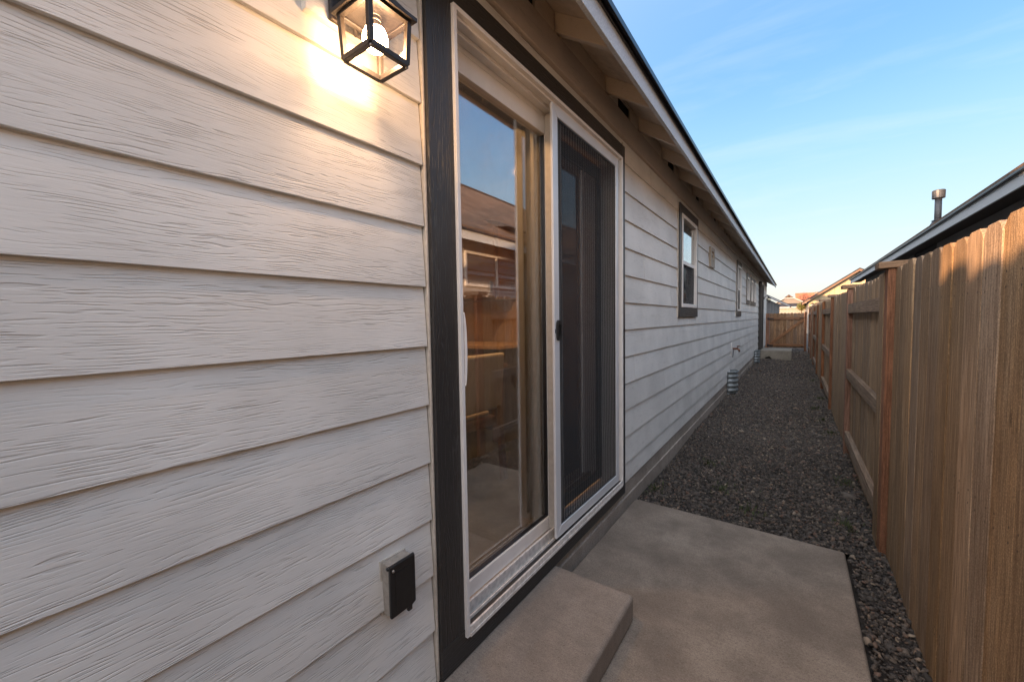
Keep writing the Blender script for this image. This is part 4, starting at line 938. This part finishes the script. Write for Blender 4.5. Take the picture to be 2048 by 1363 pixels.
# vertical boards of the gable front
xb = 1.86; i = 0
while xb < 8.6:
    x1 = min(xb+0.30, 8.6)
    def zt(x): return min(ez+(x-ex)*sl2, pz-(x-px_)*sl2)-0.05
    pts = [(xb+0.006, -0.1), (x1-0.006, -0.1), (x1-0.006, zt(x1))]+([(px_, zt(px_))] if xb < px_ < x1 else [])+[(xb+0.006, zt(xb))]
    MB().prism(pts, FY, FY+0.03, 'y').build('wall_panel', mat_cream, gh); xb += 0.30
MB().prism([(1.86, -0.1), (8.6, -0.1), (8.6, wz-0.2), (px_, pz-0.1), (1.86, wz-0.1)], FY+0.031, FY+0.2, 'y').build('wall', mat_greytrim, gh)
MB().box(1.80, 1.859, FY, FY+10, -0.1, wz-0.15).build('side_wall', mat_greytrim, gh)
MB().prism([(ex, ez-0.14), (px_, pz-0.14), (8.6+.4, ez-0.14), (8.6+.4, ez), (px_, pz), (ex, ez)], FY-0.4, FY-0.36, 'y').build('rake_board', simple('brown_rake', (0.14, 0.085, 0.055), 0.7), gh)
MB().prism([(ex-0.03, ez+0.005), (px_, pz+0.005), (9.03, ez+0.005), (9.03, ez+0.06), (px_, pz+0.08), (ex-0.03, ez+0.06)], FY-0.44, FY+10, 'y').build('roof', mat_roof, gh)
gd = bpy.data.objects.new('garage_door', None); C.objects.link(gd); gd.parent = gh
MB().box(2.35, 4.9, FY-0.03, FY-0.001, 2.22, 2.33).box(2.35, 2.46, FY-0.03, FY-0.001, -.1, 2.22).box(4.79, 4.9, FY-0.03, FY-0.001, -.1, 2.22).build('door_trim', mat_greytrim, gd)
MB().box(2.461, 4.789, FY-0.015, FY-0.001, -.1, 2.215).build('door_panel', mat_whitetrim, gd)
MB().lathe([(0.09, 0.0), (0.09, 0.30), (0.001, 0.30)], (2.36, FY+0.6, 2.75), 12).lathe([(0.14, 0.0), (0.14, 0.13), (0.001, 0.14)], (2.36, FY+0.6, 3.02), 12).build('flue_pipe', simple('rusty_flue', (0.18, 0.10, 0.07), 0.6), gh)
wl2 = thing('wall_lantern', 'small dark lantern beside the garage door of the cream gable house', 'lantern', (2.05, FY-0.001, 2.0))
at_(wl2, MB().box(-0.05, 0.05, -0.03, 0.0, 0.0, 0.25), 'back_plate', mat_black); at_(wl2, MB().lathe([(0.001, 0.33), (0.13, 0.22), (0.12, 0.20)], (0, -0.13, 0), 8), 'roof_cap', mat_black); at_(wl2, MB().lathe([(0.09, 0.20), (0.06, 0.0), (0.001, 0.0)], (0, -0.13, 0), 8), 'glass_shade', simple('frosted_glass', (0.5, 0.5, 0.45), 0.3))

hh_ = thing('hip_house', 'low house with clipped gable and dark roof at the far end', 'house')
HY = 50.0
mat_taupe = simple('taupe_siding', (0.13, 0.115, 0.10), 0.7)
def P_(x, z): return (x, z)
# gable body: ridge, pale barge boards, taupe wall, dark skirt roof, white gutter
MB().prism([(-0.78, 2.60), (1.78, 2.60), (1.10, 3.02), (0.85, 3.16), (0.10, 3.16), (-0.15, 3.02)], HY, HY+0.2, 'y').build('gable_wall', mat_taupe, hh_)
MB().prism([(0.02, 3.20), (0.88, 3.20), (0.45, 3.55)], HY+0.1, HY+8, 'y').build('upper_roof', mat_roofbrown, hh_)
MB().prism([(-0.95, 2.60), (0.02, 3.19), (0.92, 3.19), (2.0, 2.60), (2.0, 2.52), (0.90, 3.12), (0.04, 3.12), (-0.95, 2.52)], HY-0.3, HY-0.22, 'y').build('barge_board', mat_whitetrim, hh_)
MB().prism([(-1.0, 2.58), (0.02, 3.20), (0.92, 3.20), (2.05, 2.58)], HY+0.21, HY+8, 'y').build('roof', mat_roof, hh_)
MB().add([(-0.7, HY-1.6, 2.25), (2.0, HY-1.6, 2.25), (1.8, HY-0.21, 2.62), (-0.6, HY-0.21, 2.62), (-0.7, HY-1.6, 2.2), (2.0, HY-1.6, 2.2)], [(0, 1, 2, 3), (4, 5, 1, 0)]).build('skirt_roof', mat_roof, hh_)
MB().box(-0.8, 2.1, HY-1.72, HY-1.60, 2.14, 2.25).build('gutter', mat_whitetrim, hh_)
for i in range(10): MB().box(-0.75+i*0.28, -0.75+i*0.28+0.265, HY-1.4, HY-1.36, -0.1, 2.13).build('wall_panel', simple('cream_wall', (0.21, 0.20, 0.17), 0.7) if i == 0 else bpy.data.materials['cream_wall'], hh_)
lh = thing('shed_house', 'dark grey house corner with pale sloping eave just past the gate', 'house')
LY = 25.0
MB().prism([(-3, -0.1), (0.34, -0.1), (0.34, 1.95), (-3, 3.9)], LY, LY+0.1, 'y').build('wall', simple('slate_wall', (0.10, 0.105, 0.11), 0.7), lh)
for i in range(7): MB().box(-0.6+i*0.13, -0.6+i*0.13+0.02, LY-0.025, LY-0.001, 0, 2.45-i*0.085).build('batten', simple('slate_batten', (0.16, 0.165, 0.17), 0.7) if i == 0 else bpy.data.materials['slate_batten'], lh)
MB().prism([(-3, 3.95), (0.80, 1.80), (0.80, 1.88), (-3, 4.03)], LY-0.35, LY-0.3, 'y').build('barge_board', mat_whitetrim, lh)
MB().prism([(-3, 4.0), (0.80, 1.85), (0.80, 1.91), (-3, 4.08)], LY-0.29, LY+5, 'y').build('roof', mat_roof, lh)
bb = thing('brick_building', 'flat orange brick wall building rising behind the roofs', 'building')
MB().box(1.0, 3.2, 70, 74, -0.1, 4.45).build('wall', simple('orange_brick', (0.30, 0.10, 0.055), 0.8, 0, 3, 0.15), bb); MB().box(0.98, 3.22, 69.95, 74.05, 4.45, 4.55).build('parapet', simple('brick_parapet', (0.30, 0.10, 0.05), 0.8), bb)

def bare_tree(x, y, h, label):
    t = thing('bare_tree', label, 'tree', (x, y, 0)); r = random.Random(3)
    MB().tube([(0, 0, -0.1), (0.05, 0, h*0.4), (0, 0, h*0.62)], [0.16, 0.12, 0.07], 8).build('trunk', simple('bark', (0.16, 0.09, 0.06), 0.9), t, smooth=True)
    m = MB()
    def grow(p, d, l, rad, lev):
        q = p+d*l; m.tube([p, (p+q)/2+Vector((r.uniform(-.04, .04), 0, r.uniform(-.04, .04)))*l, q], [rad, rad*0.8, rad*0.55], 5)
        if lev:
            for _ in range(4):
                nd = (d+Vector((r.uniform(-.8, .8), r.uniform(-.8, .8), r.uniform(-.2, .6)))).normalized(); grow(p+(q-p)*r.uniform(0.5, 1), nd, l*0.68, rad*0.5, lev-1)
    for _ in range(5): grow(Vector((0, 0, h*0.5)), Vector((r.uniform(-.6, .6), r.uniform(-.6, .6), 1)).normalized(), h*0.20, 0.05, 3)
    m.build('branches', simple('twig', (0.22, 0.10, 0.07), 0.9), t)
bare_tree(2.05, 60, 4.6, 'small leafless tree in front of the orange brick building')
def shrub(x, y, z0, r0, label):
    t = thing('shrub', label, 'shrub', (x, y, 0)); r = random.Random(8)
    MB().tube([(0, 0, -0.1), (0, 0, z0)], 0.04, 6).build('stem', simple('stem_bark', (0.1, 0.07, 0.04), 0.9), t); m = MB()
    for _ in range(1200):
        p = Vector((r.gauss(0, 1), r.gauss(0, 1), r.gauss(0, 1))).normalized()*r0*r.uniform(0.3, 1); a = Vector((r.gauss(0, 1), r.gauss(0, 1), r.gauss(0, 1))).normalized()*0.05; b = a.cross(Vector((r.gauss(0, 1), r.gauss(0, 1), 1))).normalized()*0.025
        c_ = p+Vector((0, 0, z0)); m.add([c_-a, c_+b, c_+a, c_-b], [(0, 1, 2, 3)])
    m.build('foliage', simple('olive_leaf', (0.12, 0.12, 0.03), 0.7), t)
shrub(1.45, 43, 2.15, 0.38, 'small yellow green shrub between the far houses')
